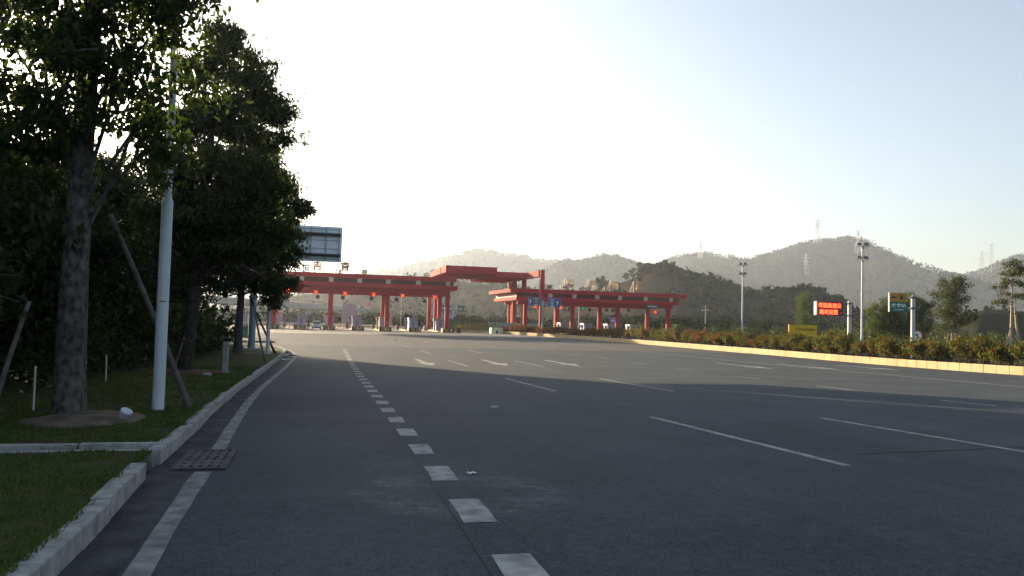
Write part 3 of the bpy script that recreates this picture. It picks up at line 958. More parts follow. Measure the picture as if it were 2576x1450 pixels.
hill(lower(HR, 1), 22, 22, M['hill'], 'small bare earth mound behind the right trees', 10.5, ntrees=160, th=(1, 2.2), nq=24, tree_m=M['leaf_far'], step=3, tree_label='low scrub on the small earth mound')

def field(n, x0, x1, y0, y1, keep=None):
    x, y = rng.uniform(x0, x1, n), rng.uniform(y0, y1, n)
    b = np.stack([x, y, np.full(n, -1.1)], 1)
    if keep is not None: b = b[keep(b)]
    return b
b = field(420, -90, 75, 215, 330)
woods('roadside_woods', b, rng.uniform(2.2, 4.4, len(b)), .5, 120, M['leaf_far'], 'hazy green trees and bushes behind the toll booths', qs=.26, trunk_gap=.02)
b = field(700, 80, 210, 185, 330, lambda b: b[:, 0] / b[:, 1] > .30)
woods('roadside_woods', b, rng.uniform(3, 6, len(b)), .45, 60, M['leaf_far'], 'dark bushes below the hill on the right', qs=.22, trunk_gap=.02)
b = field(260, 64, 150, 88, 185, lambda b: (b[:, 0] > 66 + (b[:, 1] - 88) * .12))
woods('roadside_woods', b, rng.uniform(1.5, 3.6, len(b)), .5, 160, M['leaf_bush'], 'low bushes behind the planted bed on the right', qs=.14, trunk_gap=.0)

# ================================================================== LEFT ROADSIDE TREES
def zg(x, y): return verge_z(x, y)
z = zg(-4.1, 14.7)
t1 = make_tree((-4.1, 14.7, z), 'nearest roadside tree with thick pale mottled trunk and large hanging leaves', [(-4.1, 14.7, z - .2), (-4.13, 14.72, z + 1.5), (-4.13, 14.75, z + 3.2), (-4.10, 14.75, z + 5.4), (-4.02, 14.8, z + 9)],
     .265, .14, [((-2.95, 14.4, 4.5), (.75, 1.0, .75)), ((-2.85, 14.6, 5.5), (.85, 1.0, .7)), ((-4.2, 14.1, 5.4), (1.2, 1.0, 1.0)), ((-5.4, 14.6, 4.6), (1.2, 1.2, .9)),
                 ((-4.5, 14.6, 7.4), (1.6, 1.5, 1.1)), ((-2.9, 14.5, 6.9), (.95, 1.0, .75)), ((-2.3, 14.3, 7.6), (.75, .7, .36)), ((-3.8, 14.6, 8.6), (1.8, 1.7, 1.0)), ((-5.3, 14.6, 6.2), (1.3, 1.2, 1.0)), ((-3.6, 14.2, 6.6), (1.0, 1.0, .9))],
     430, 40, .19, .15, M['leaf_near'], M['bark'], six=True, droop=.55, twigs=200, aspect=.5, limb_r=.032, shell=.35)
# some of its leaves, each one on its own
lv, lf = leaf_quads(np.zeros((1, 3)), .15, .46, 0, True)
lone = raw_mesh('leaf', lv, lf, M['leaf_near'], t1)
lone.location = Vector((-2.35, 14.0, 6.9)) - t1.location
cp, _ = lobes_points([((-2.9, 14.0, 5.2), (.9, .6, 1.2)), ((-2.2, 14.1, 7.6), (.7, .5, .4)), ((-4.3, 13.6, 5.6), (1.3, .5, 1.2))], 60, 4.2, .22)
for p in cp[:250]:
    o = bpy.data.objects.new('leaf', lone.data)
    o.location = Vector(p) - t1.location
    o.rotation_euler = (random.uniform(0, 6.3), random.uniform(0, 6.3), random.uniform(0, 6.3))
    link(o, t1)

z = zg(-5.0, 31.5)
make_tree((-5.0, 31.5, z), 'second roadside tree with a leaning forked trunk and tall dense dark crown', [(-5.0, 31.5, z - .2), (-4.85, 31.5, z + 1.2), (-4.75, 31.55, z + 2.4), (-4.75, 31.5, z + 4.5), (-4.4, 31.4, z + 8), (-4.2, 31.5, z + 11.5)],
     .33, .10, [((-4.1, 31.5, 12.2), (.7, .9, .8)), ((-3.5, 31.4, 11.2), (1.1, 1.2, .7)), ((-4.9, 31.4, 10.9), (.8, 1.1, .5)), ((-2.9, 31.4, 10.3), (1.0, 1.2, .6)), ((-2.1, 31.5, 9.6), (.75, .9, .5)),
                ((-2.8, 31.3, 8.6), (1.3, 1.4, .7)), ((-5.0, 31.4, 8.6), (1.2, 1.3, .7)), ((-3.9, 31.4, 9.2), (1.1, 1.2, .7)), ((-3.7, 31.4, 7.2), (1.6, 1.5, .9)), ((-5.5, 31.5, 6.9), (1.2, 1.3, .7)),
                ((-2.5, 31.4, 6.6), (1.2, 1.3, .8)), ((-4.4, 31.4, 5.4), (1.9, 1.6, .9)), ((-2.3, 31.3, 5.0), (1.1, 1.2, .8)), ((-3.4, 31.3, 4.0), (1.6, 1.3, .7)), ((-5.6, 31.4, 4.4), (1.2, 1.3, .8))],
     1050, 56, .21, .20, M['leaf_mid'], M['bark_dark'], droop=.6, twigs=120, limb_r=.07)
z = zg(-5.0, 51.7)
make_tree((-5.0, 51.7, z), 'third roadside tree with a straight trunk, its dark crown over the second lamp post', [(-5.0, 51.7, z - .2), (-4.97, 51.7, z + 2.5), (-4.8, 51.7, z + 6), (-4.6, 51.7, z + 10)],
     .30, .10, [((-4.3, 51.7, 11.2), (1.6, 1.7, 1.4)), ((-3.5, 51.5, 9.8), (1.7, 1.7, 1.2)), ((-2.9, 51.5, 8.4), (1.5, 1.6, 1.2)), ((-2.6, 51.4, 6.9), (1.5, 1.5, 1.1)), ((-2.5, 51.4, 5.5), (1.4, 1.5, .9)),
                ((-5.3, 51.6, 8.6), (2.0, 1.9, 1.6)), ((-6.2, 51.6, 6.0), (2.2, 1.9, 1.5)), ((-4.2, 51.4, 4.9), (2.0, 1.7, 1.1)), ((-3.3, 51.3, 3.6), (1.2, 1.2, .8)), ((-3.0, 51.2, 2.5), (.6, .7, .55)), ((-5.6, 51.5, 3.6), (1.5, 1.4, .8))],
     1200, 50, .25, .25, M['leaf_mid'], M['bark'], droop=.6, twigs=80, limb_r=.07)
# the dark wood behind them, every tree with its own trunk and crown
fspots = [(-7.6, 14.5, 5.6), (-9.2, 19.0, 6.2), (-8.2, 23.5, 6.6), (-10.8, 27.5, 7.4), (-9.0, 34.0, 7.6), (-12.5, 38.0, 8.6), (-9.3, 43.0, 8.8), (-13.0, 47.5, 11.0), (-10.5, 55.5, 12.0), (-15.0, 61.0, 13.5), (-10.2, 64.5, 13.0),
          (-18.0, 52.0, 12.5), (-16.0, 70.0, 14.5), (-12.0, 68.5, 14.0), (-22.0, 66.0, 14.5), (-15.5, 31.0, 8.0), (-12.8, 17.5, 6.2)]
for i, (x, y, h) in enumerate(fspots):
    z = zg(x, y)
    lob = [((x, y, z + h * .74), (1.7, 1.7, h * .26)), ((x + 1.0, y - .6, z + h * .5), (1.7, 1.7, h * .22)), ((x - 1.0, y + .3, z + h * .48), (1.8, 1.7, h * .22)), ((x + .3, y - .9, z + h * .28), (1.9, 1.7, h * .16))]
    WLM = [(40, 'at the left edge of the view'), (175, 'behind the nearest trunk'), (300, 'behind the long leaning stake'), (400, 'behind the nearest lamp post'), (460, 'behind the second trunk'), (540, 'left of the marker post'), (600, 'behind the third trunk')]
    lm = min(WLM, key=lambda q: abs(q[0] - px_u((x, y, z + 2))))[1]
    desc = 'dark wood tree %s, %s' % (lm, 'nearest the verge' if x > -9.4 else ('in the middle of the wood' if x > -13 else 'deep in the wood'))
    if y > 58: desc = 'tall ' + desc
    make_tree((x, y, z), desc, [(x, y, z - .2), (x + random.uniform(-.2, .2), y, z + h * .3), (x + random.uniform(-.4, .4), y, z + h * .8)], .11 + h * .006, .04, lob,
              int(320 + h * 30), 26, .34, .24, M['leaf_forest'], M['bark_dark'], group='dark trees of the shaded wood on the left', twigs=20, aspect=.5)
# undergrowth
b = np.stack([rng.uniform(-16, -6.2, 330), rng.uniform(11, 74, 330), np.zeros(330)], 1)
b[:, 0] -= np.maximum(0, (b[:, 1] - 60)) * .25
b[:, 2] = [zg(x, y) for x, y, _ in b]
h = rng.uniform(.8, 2.3, len(b))
h[b[:, 0] > -7.2] *= .6
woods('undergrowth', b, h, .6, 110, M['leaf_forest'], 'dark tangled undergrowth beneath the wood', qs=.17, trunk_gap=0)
b = np.stack([rng.uniform(-9.5, -6.4, 26), rng.uniform(36, 60, 26), np.zeros(26)], 1)
b[:, 2] = [zg(x, y) for x, y, _ in b]
woods('undergrowth', b, rng.uniform(1.6, 3.4, len(b)), .45, 170, M['leaf_bush'], 'green bushes between the second and third trunks', qs=.13, trunk_gap=0)

# dried shrub with bare branches at the left edge
z = zg(-6.1, 12.2)
bt = thing('dry_shrub', (-6.1, 12.2, z), 'bare dry branches reaching in beside the nearest trunk', 'shrub')
mb = MB()
mb.path(limb((-6.1, 12.2, z - .1), (-5.9, 12.4, z + 2.9), .06), [.06, .055, .05, .045, .04, .03], 7)
part(mb, 'stem', M['bark_dark'], bt)
mb = MB()
for q in range(26):
    a = Vector((-6.0 + random.uniform(-.1, .1), 12.3, z + random.uniform(1.0, 2.9)))
    e = a + Vector((random.uniform(.5, 1.9), random.uniform(-.4, .5), random.uniform(-.25, .75)))
    lp = limb(a, e, .12)
    mb.path(lp, [.016, .013, .011, .009, .007, .004], 4, cap=False)
    for w in range(4):
        s = lp[random.randint(1, 4)]
        mb.path(limb(s, s + Vector((random.uniform(-.1, .6), random.uniform(-.2, .2), random.uniform(-.25, .35))), .1, 3), [.007, .006, .004, .003], 3, cap=False)
part(mb, 'branches', M['wood'], bt)
C = np.stack([rng.uniform(-6.2, -4.4, 60), rng.uniform(12, 12.8, 60), z + rng.uniform(.9, 3.2, 60)], 1)
V, F = leaf_quads(C, .12, .4, .8, True)
o = raw_mesh('dead_leaves', V, F, M['leaf_dry'], bt, offset=bt.location); o['kind'] = 'stuff'
# withered foliage hanging below the second crown
z = zg(-3.9, 30.2)
wt = thing('withered_branch', (-4.5, 30.6, 3.3), 'withered grey-brown branch hanging below the second crown', 'branch')
mb = MB()
lp = limb((-4.6, 31.3, 3.9), (-2.3, 30.5, 3.15), .1)
mb.path(lp, [.04, .035, .03, .024, .016, .008], 5)
for s in lp[1:]:
    for w in range(5): mb.path(limb(s, s + Vector((random.uniform(-.5, .6), random.uniform(-.3, .3), random.uniform(-.5, .3))), .1, 3), [.012, .009, .006, .003], 3, cap=False)
part(mb, 'twigs', M['bark_pale'], wt)
C, _ = lobes_points([((-4.2, 30.7, 3.5), (1.0, .5, .5)), ((-2.9, 30.5, 3.2), (1.0, .5, .4)), ((-5.4, 30.9, 3.6), (.9, .5, .5))], 70, 11, .16)
V, F = leaf_quads(C, .15, .4, .9, False)
o = raw_mesh('dead_leaves', V, F, M['leaf_dry'], wt, offset=wt.location); o['kind'] = 'stuff'
# red leaved shrub glimpsed in the wood
z = zg(-8.6, 26)
rs = thing('red_shrub', (-8.6, 26, z), 'small shrub with red leaves glimpsed in the dark wood', 'shrub')
mb = MB()
for q in range(6): mb.path(limb((-8.6, 26, z - .05), (-8.6 + random.uniform(-.6, .6), 26 + random.uniform(-.4, .4), z + random.uniform(.8, 1.6)), .1, 3), [.02, .015, .01, .006], 4)
part(mb, 'stems', M['bark_dark'], rs)
C, _ = lobes_points([((-8.6, 25.9, z + 1.4), (.8, .5, .3))], 16, 24, .14)
V, F = leaf_quads(C, .10, .5, .3)
o = raw_mesh('leaves', V, F, M['hedge_red'], rs, offset=rs.location); o['kind'] = 'stuff'

# ------------------------------------------------------------------ posts, stakes and small things on the verge
def floodlight_pole(loc, height, r0, r1, label, group, name='floodlight_pole', step=None, heads=2, yaw=0.0, m=None):
    t = thing(name, loc, label, 'light pole', group, yaw)
    m = m or M['white_metal']
    mb = MB()
    if step:
        mb.lathe([(r0 * 1.02, -.1), (r0, step * .5), (r0 * .97, step), (r0 * .97, step + .02), (r0 * .70, step + .1), (r0 * .68, step + .3), (r1, height)], n=18)
    else:
        mb.lathe([(r0, -.1), (r0 * .98, .3), (r1, height), (0, height)], n=14)
    mb.build('pole', m, t, smooth=False)
    if not step: MB().lathe([(r0 * 2.0, -.02), (r0 * 2.0, .025), (r0 * 1.05, .03), (r0 * 1.02, .12)], n=14).build('base_plate', m, t)
    for k in range(heads):
        zz = height - .1 - k * 1.55
        a = MB()
        a.box(-.75, .75, -.05, .05, zz - .05, zz + .05)
        a.lathe([(r1 * 1.0, zz - .25), (r1 * 2.2, zz - .18), (r1 * 2.2, zz - .02), (r1, zz + .05)], n=12)
        a.build('cross_arm', m, t)
        for s in (-1, 1):
            h = MB()
            cx = s * .36
            # a tilted rectangular floodlight: housing and glass
            y0, y1 = -.34, .30
            h.add([(cx - .26, y0, zz + .10), (cx + .26, y0, zz + .10), (cx + .26, y1, zz + .36), (cx - .26, y1, zz + .36),
                   (cx - .23, y0 + .02, zz + .22), (cx + .23, y0 + .02, zz + .22), (cx + .21, y1, zz + .48), (cx - .21, y1, zz + .48)],
                  [(0, 3, 2, 1), (4, 5, 6, 7), (0, 1, 5, 4), (1, 2, 6, 5), (2, 3, 7, 6), (3, 0, 4, 7)])
            lamp = h.build('floodlight', M['dark_metal'], t)
            gl = MB().add([(cx - .22, y0 + .05, zz + .118), (cx + .22, y0 + .05, zz + .118), (cx + .22, y1 - .05, zz + .335), (cx - .22, y1 - .05, zz + .335),
                           (cx - .22, y0 + .05, zz + .095), (cx + .22, y0 + .05, zz + .095), (cx + .22, y1 - .05, zz + .312), (cx - .22, y1 - .05, zz + .312)],
                          [(4, 7, 6, 5), (0, 1, 2, 3), (4, 5, 1, 0), (5, 6, 2, 1), (6, 7, 3, 2), (7, 4, 0, 3)])
            gl.build('lamp_glass', M['lamp_glass'], lamp)
            MB().tube((cx, 0, zz + .04), (cx, 0, zz + .28), .03, n=6).build('bracket', m, lamp)
    return t
p1 = floodlight_pole((-2.93, 15.95, zg(-2.93, 15.95)), 15.2, .108, .055, 'nearest white steel lamp post with a stepped upper section beside the first tree', 'floodlight poles', step=3.95)
mb = MB()
for a in range(10):
    t0, t1_ = a * .4, a * .4 + .4
    mb.add([(.1115 * math.cos(-1.9 + t0 * .25), .1115 * math.sin(-1.9 + t0 * .25), 2.05), (.1115 * math.cos(-1.9 + t1_ * .25), .1115 * math.sin(-1.9 + t1_ * .25), 2.05),
            (.1115 * math.cos(-1.9 + t1_ * .25), .1115 * math.sin(-1.9 + t1_ * .25), 2.075), (.1115 * math.cos(-1.9 + t0 * .25), .1115 * math.sin(-1.9 + t0 * .25), 2.075)], [(0, 1, 2, 3)])
M['rust'] = mat('rust_streak', (.25, .13, .08), .8, .2)
mb.build('rust_ring', M['rust'], p1)
floodlight_pole((-3.2, 51.75, zg(-3.2, 51.75)), 15.5, .12, .06, 'slender white lamp post at the kerb bend, its floodlights above the third tree', 'floodlight poles', yaw=.6)

# big sign seen from behind, on its cantilever post
gz = zg(-4.8, 59.2)
sg = thing('cantilever_sign', (-4.8, 59.2, gz), 'large grey sign seen from behind on a blue-grey cantilever post', 'road sign')
MB().lathe([(.26, -.1), (.25, 4), (.23, 9.6), (0, 9.62)], n=18).build('post', M['blue_metal'], sg, smooth=False)
MB().cbox(-.5, .5, -.5, .5, -.05, .06, .01).build('base_plate', M['blue_metal'], sg)
zt, zb = 8.35 - gz, 5.68 - gz
panel = MB().box(.75, 6.17, .28, .33, zb, zt).build('panel', M['sign_back'], sg)
MB().box(.70, .75, .22, .34, zb - .02, zt + .02).build('panel_edge', M['grey_metal'], panel)
for xx in (1.3, 2.6, 3.9, 5.0, 5.95): MB().box(xx - .04, xx + .04, .19, .28, zb + .12, zt - .12).build('rib', M['grey_metal'], panel)
for zz in (zt - .22, zt - 1.05, zb + 1.0, zb + .22): MB().box(.9, 5.98, .235, .275, zz - .03, zz + .03).build('rail', M['grey_metal'], panel)
for zz in (zt - .62, zb + .5):
    MB().tube((-.1, 0, zz), (6.05, .06, zz), .115, n=12).build('arm', M['dark_metal'], sg)
    MB().lathe([(.30, zz - .16), (.30, zz + .16)], n=16).build('clamp', M['dark_metal'], sg)

def stake(loc, top, r, label, m='wood', name='support_stake', cat='stake', group='wooden support stakes'):
    t = thing(name, loc, label, cat, group)
    mb = MB()
    p0, p1_ = Vector(loc) - Vector((0, 0, .1)), Vector(top)
    P = limb(p0, p1_, .012, 10)
    mb.path(P, [r * (1.06 - .35 * i / 10) * (1 + (.05 if i % 3 == 1 else 0)) for i in range(11)], 9)
    part(mb, 'pole', M[m], t, smooth=True)
    tie = MB()
    q = P[9]
    d = (P[9] - P[8]).normalized()
    tie.path([q - d * .05, q + d * .05], r * .85, 8)
    part(tie, 'tie', M['bark_dark'], t)
    return t
stake((-2.4, 16.42, zg(-2.4, 16.42)), (-4.28, 17.4, 3.62), .062, 'long weathered stake leaning across behind the nearest lamp post')
stake((-2.72, 52.4, zg(-2.72, 52.4)), (-4.45, 51.9, 2.8), .07, 'dark thin stake leaning against the third tree by the kerb bend', 'bark_dark')
stake((-2.62, 41.2, zg(-2.62, 41.2)), (-3.95, 48.5, 2.6), .062, 'pale grey stake leaning back beside the blue-grey post')
stake((-4.72, 13.0, zg(-4.72, 13.0)), (-4.24, 13.0, 1.75), .04, 'brown stake leaning up to the left of the nearest trunk', 'wood')
stake((-5.25, 31.0, zg(-5.25, 31.0)), (-4.9, 31.0, .72), .05, 'short grey prop at the foot of the second tree')

wl = {(-5.06, 16.0): ('tallest thin white peg, standing alone left of the nearest trunk', .78, 0), (-5.26, 19.72): ('leaning thin white peg against the right side of the nearest trunk', .75, .06),
      (-5.88, 24.34): ('upright white peg midway between the nearest trunk and the lamp post', .72, -.02), (-7.19, 35.79): ('slightly tilted white peg just left of the lamp post', .78, .08),
      (-6.66, 49.37): ('faraway white peg between the second trunk and the concrete marker post', .75, .05)}
for (x, y), (lab, hh, ln) in wl.items():
    z = zg(x, y)
    t = thing('white_peg', (x, y, z), lab, 'peg', 'thin white pegs in the grass')
    mb = MB().path([(0, 0, -.08), (ln * .5, 0, hh * .5), (ln, 0, hh)], [.019, .018, .017], 8)
    mb.build('shaft', M['stake_white'], t)
    MB().path([(ln, 0, hh), (ln * 1.03, 0, hh + .02)], [.021, .016], 8).build('cap', M['stake_white'], t)

z = zg(-3.41, 30.9)
t = thing('marker_post', (-3.41, 30.9, z), 'square grey concrete marker post standing in the grass near the kerb', 'marker post')
mb = MB()
mb.cbox(-.105, .105, -.09, .09, -.1, 1.14, .02)
mb.build('shaft', M['kerb'], t)
MB().cbox(-.17, .17, -.15, .15, -.06, .02, .01).build('footing', M['kerb'], t)
z = zg(-3.11, 13.96)
t = thing('bucket', (-3.06, 13.9, z + .10), 'small white plastic bucket lying tilted in the grass by the first tree', 'bucket')
o = MB().lathe([(0, -.10), (.062, -.10), (.066, -.095), (.085, .095), (.092, .098), (.092, .108), (.082, .105), (.062, -.085), (0, -.085)], n=24).build('shell', M['bucket'], t, smooth=True)
MB().lathe([(.088, .075), (.094, .078), (.094, .092), (.088, .09)], n=24).build('rim', M['bucket'], t)
t.rotation_euler = (R(24), R(20), .3)

# fallen leaves on the verge and in the gutter
n = 420
yy_ = rng.uniform(4.5, 34, n)
tt_ = rng.choice([0, 1], n, p=[.3, .7])
C = np.zeros((n, 3))
for i in range(n):
    if tt_[i]:
        x = lkx(yy_[i]) - .2 - abs(rng.normal()) * 1.6; C[i] = (x, yy_[i], verge_z(x, yy_[i]) + .03)
    else:
        x = lkx(yy_[i]) + .02 + abs(rng.normal()) * .16; C[i] = (x, yy_[i], g(yy_[i]) + .012)
V, F = leaf_quads(C, rng.uniform(.04, .10, n), .5, 0)
V = V.reshape(n, -1, 3); V[:, :, 2] = C[:, None, 2] + (V[:, :, 2] - C[:, None, 2]) * .18
tag(raw_mesh('fallen_leaves', V.reshape(-1, 3), F, M['leaf_dry']), 'dry fallen leaves scattered on the verge and gutter', kind='stuff')
# drain grate in the gutter
gz = g(10.85)
t = thing('drain_grate', (-1.37, 10.82, gz + .006), 'rectangular cast drain grate with rows of holes beside the kerb', 'drain grate')
t.rotation_euler = (math.atan(-.0246), 0, .01)
MB().box(-.31, .31, -.78, .78, .0, .004).build('pit_shade', M['black'], t)  # flat black plate painted as the shade of a pit; no hole beneath
fr = MB()
for (x0, x1, y0, y1) in ((-.31, -.275, -.78, .78), (.275, .31, -.78, .78), (-.275, .275, -.78, -.74), (-.275, .275, .74, .78), (-.275, .275, -.02, .02)): fr.box(x0, x1, y0, y1, .004, .022)
fr.build('frame', M['gutter_iron'] if 'gutter_iron' in M else M.setdefault('gutter_iron', mat('grate_concrete', (.05, .048, .045), .9, .1, color2=(.10, .097, .09), scale=8)), t)
for s in (-1, 1):
    pn = MB()
    y0, y1 = (.03, .73) if s > 0 else (-.73, -.03)
    xb = [-.27 + .54 * k / 5 for k in range(6)]
    for k in range(6): pn.box(xb[k] - .034, xb[k] + .034, y0, y1, .004, .020)
    yb = [y0 + (y1 - y0) * k / 3 for k in range(4)]
    for k in range(4):
        for j in range(5): pn.box(xb[j] + .034, xb[j + 1] - .034, yb[k] - (.02 if k in (0, 3) else .075), yb[k] + (.02 if k in (0, 3) else .075), .004, .019)
    pn.build('grating', M['gutter_iron'], t)
# paving round the grate
def crumple(loc, s, label, rz=0, tall=.5, name='litter', group='scraps of litter on the road'):
    n = 7
    mb = MB()
    for j in range(n):
        for i in range(n):
            u, v = i / (n - 1) - .5, j / (n - 1) - .5
            mb.v.append((u * s + random.uniform(-.04, .04) * s, v * s * .8, .008 + s * tall * max(0, random.uniform(-.1, .5))))
    for j in range(n - 1):
        for i in range(n - 1): mb.f.append((j * n + i, j * n + i + 1, (j + 1) * n + i + 1, (j + 1) * n + i)); mb.m.append(0)
    o = mb.build(name, M['litter'])
    o.location = loc; o.rotation_euler = (0, 0, rz)
    tag(o, label, 'litter', group)
    return o
crumple((1.87, 9.4, g(9.4)), .11, 'crumpled white paper right of the square dashes, nearest scrap of litter', .4, .35)
crumple((4.14, 18.3, g(18.3)), .17, 'thin white scrap lying alone on the open asphalt', 1.0, .5)
crumple((-1.75, 53.2, g(53.2)), .85, 'largest heap of white litter at the kerb bend', .2, .25)
crumple((-1.88, 47.5, g(47.5)), .42, 'small white scrap in the gutter before the bend', .8, .3)
crumple((-1.05, 50.2, g(50.2)), .30, 'white scrap just outside the edge line at the bend', 2, .3)
crumple((8.6, 92.0, g(92)), .5, 'white scrap far off beside the lane dashes before the concrete', 2, .5)
z = zg(-3.9, 28.5)
o = MB().lathe([(0, 0), (.14, .01), (.17, .07), (.12, .12), (0, .13)], n=10).build('stone', M['kerb']); o.location = (-3.75, 28.6, z)
tag(o, 'pale flat stone in the grass below the marker post', 'stone')
# far kerb strip and bin left of the plaza
isl = thing('traffic_island', (-9.5, 78.2, -1.03), 'low sunlit concrete island beyond the kerb bend', 'traffic island')
MB().cbox(-6, 5.2, -1.0, 1.0, -.1, .16, .03).build('kerb_edge', M['apron'], isl)
MB().box(-5.8, 5.0, -.85, .85, .16, .175).build('paving', M['gutter'], isl)
bn = thing('litter_bin', (-7.95, 92.0, -1.03), 'dark green wheeled bin standing left of the blue-grey post', 'bin')
MB().cbox(-.45, .45, -.4, .4, .1, 1.25, .04).build('body', M['green_box'], bn)
MB().cbox(-.5, .5, -.46, .44, 1.26, 1.4, .04).build('lid', M['green_box'], bn)
MB().tube((-.5, .3, .12), (.5, .3, .12), .12, n=10).build('wheels', M['black'], bn)
yp = thing('bollard', (-6.4, 76.9, -.87), 'thin yellow-green bollard on the far island', 'bollard')
MB().lathe([(.06, 0), (.055, .9), (.03, .95), (0, .96)], n=10).build('shaft', M['board_yellow'], yp)
MB().lathe([(.064, .6), (.064, .75)], n=10).build('band', M['sign_white'], yp)

# ================================================================== TOLL STATION
GZ = -1.03
def canopy(name, loc, label, x0, x1, y0, y1, zr1, zr0, rx0, rx1, zl1, zl0, lx0, lx1, zb0, bx0, bx1, colx, ycols, blocks, bw, ybeam):
    """red flat roofed canopy: two fascia bands with a recess between them, beams, columns, cream panels (world coordinates)"""
    t = thing(name, loc, label, 'canopy')
    side = [M['red'], M['red_sunlit']]  # left faces carry the sunlight in their colour
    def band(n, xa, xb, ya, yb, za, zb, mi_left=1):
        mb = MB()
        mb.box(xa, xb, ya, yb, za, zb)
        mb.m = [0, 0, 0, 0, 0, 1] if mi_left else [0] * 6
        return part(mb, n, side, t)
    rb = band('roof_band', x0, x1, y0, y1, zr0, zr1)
    # joints of the cladding: thin capping strip and upright seams
    cap = MB().box(x0 - .05, x1 + .05, y0 - .05, y0 - .003, zr1 - .10, zr1 + .03)
    part(cap, 'coping', M['red'], rb)
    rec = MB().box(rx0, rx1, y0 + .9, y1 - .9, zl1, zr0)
    part(rec, 'recess_wall', M['red_dark'], t)  # same red as the bands, its shade put into the darker colour
    band('lower_band', lx0, lx1, y0 - .05, y1 + .05, zl0, zl1)
    bm = MB()
    for yb in ycols: bm.box(bx0, bx1, yb - .42, yb + .42, zb0, zl0)
    for cx in colx: bm.box(cx - .3, cx + .3, ycols[0] + .42, ycols[-1] - .42, zb0 + .12, zl0)
    part(bm, 'beams', M['red'], t)
    for cx in colx:
        for yc in ycols:
            mb = MB().box(cx - .42, cx + .42, yc - .415, yc + .415, GZ - .1, zb0)
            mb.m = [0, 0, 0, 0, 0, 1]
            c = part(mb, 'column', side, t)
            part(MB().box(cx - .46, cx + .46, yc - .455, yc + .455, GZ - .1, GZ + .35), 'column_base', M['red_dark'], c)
    for bx in blocks:
        p = part(MB().cbox(bx - bw / 2, bx + bw / 2, y0 + .02, y0 + .9, zl1 + .002, zr0 - .002, .002), 'cream_block', M['cream'], t)
    return t
left_blocks = [-9.3, -3.78, 1.74, 7.17, 12.67, 18.57, 24.47]
canopy('toll_canopy', (8.2, 160, GZ), 'long red flat toll canopy on the left with six red cross lights', -9.6, 26.15, 153, 169, 9.92, 9.10, -9.2, 25.7, 8.26, 7.46, -9.9, 26.4,
       6.25, -9.4, 25.2, [-8.74, 1.83, 12.74, 24.73], (155, 165.6), left_blocks, .86, 155)
right_blocks = [47.9, 53.36, 58.6, 63.9, 70.0, 76.1]
canopy('toll_canopy', (60, 168, GZ), 'lower red toll canopy on the right behind the blue signs', 39.0, 80.0, 160, 182, 8.64, 7.78, 40.6, 78.4, 6.92, 6.15, 40.3, 78.0,
       5.42, 41.0, 77.2, [42.9, 53.5, 64.1, 76.3], (162, 173.5), right_blocks, .82, 162)

# raised middle canopy
mc = thing('raised_canopy', (33.5, 163, GZ), 'highest red canopy stepping over the gap between both toll canopies', 'canopy')
side = [M['red'], M['red_sunlit']]  # second one has sunlight painted in, for left faces
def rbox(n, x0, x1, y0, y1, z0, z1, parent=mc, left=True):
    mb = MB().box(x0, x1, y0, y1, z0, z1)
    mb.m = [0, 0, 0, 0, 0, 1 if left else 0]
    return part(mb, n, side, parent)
rbox('front_fascia', 23.45, 33.7, 150.0, 150.5, 10.75, 12.2)
rbox('left_fascia', 23.45, 23.95, 150.5, 156.4, 10.9, 12.2)
rbox('left_fascia', 23.45, 23.95, 157.2, 172.0, 10.9, 12.2)
rbox('right_edge', 33.2, 33.7, 150.5, 172.0, 10.75, 11.9)
rbox('back_fascia', 23.95, 33.2, 171.5, 172.0, 10.8, 12.0)
rbox('roof_slab', 23.95, 33.2, 150.5, 171.5, 11.75, 12.15)
for yb in (153.5, 157, 160.5, 164, 167.5): rbox('purlin', 23.95, 33.2, yb, yb + .5, 10.95, 11.75)
rbox('front_fascia', 33.7, 42.4, 159.0, 159.5, 10.75, 11.95)
rbox('roof_slab', 33.7, 42.4, 159.5, 178.0, 11.45, 11.85)
for yb in (163, 167, 171, 175): rbox('purlin', 33.72, 42.4, yb, yb + .5, 10.75, 11.45)
rbox('right_fascia', 42.4, 43.3, 150.42, 178.4, 10.75, 12.05)
rbox('back_fascia', 33.7, 42.4, 178.0, 178.4, 10.6, 11.8)
for (xc, yc, zt) in ((43.05, 150.0, 12.1), (43.1, 164.4, 10.75), (43.1, 177.3, 10.6), (24.75, 171.0, 10.75), (24.6, 181.0, 10.2), (41.6, 167.0, 10.7)):
    c = rbox('column', xc - .42, xc + .42, yc - .41, yc + .41, GZ - .1, zt)
    part(MB().box(xc - .46, xc + .46, yc - .45, yc + .45, GZ - .1, GZ + .35), 'column_base', M['red_dark'], c)
rbox('tie_beam', 24.2, 25.2, 171.42, 180.58, 9.6, 10.2)

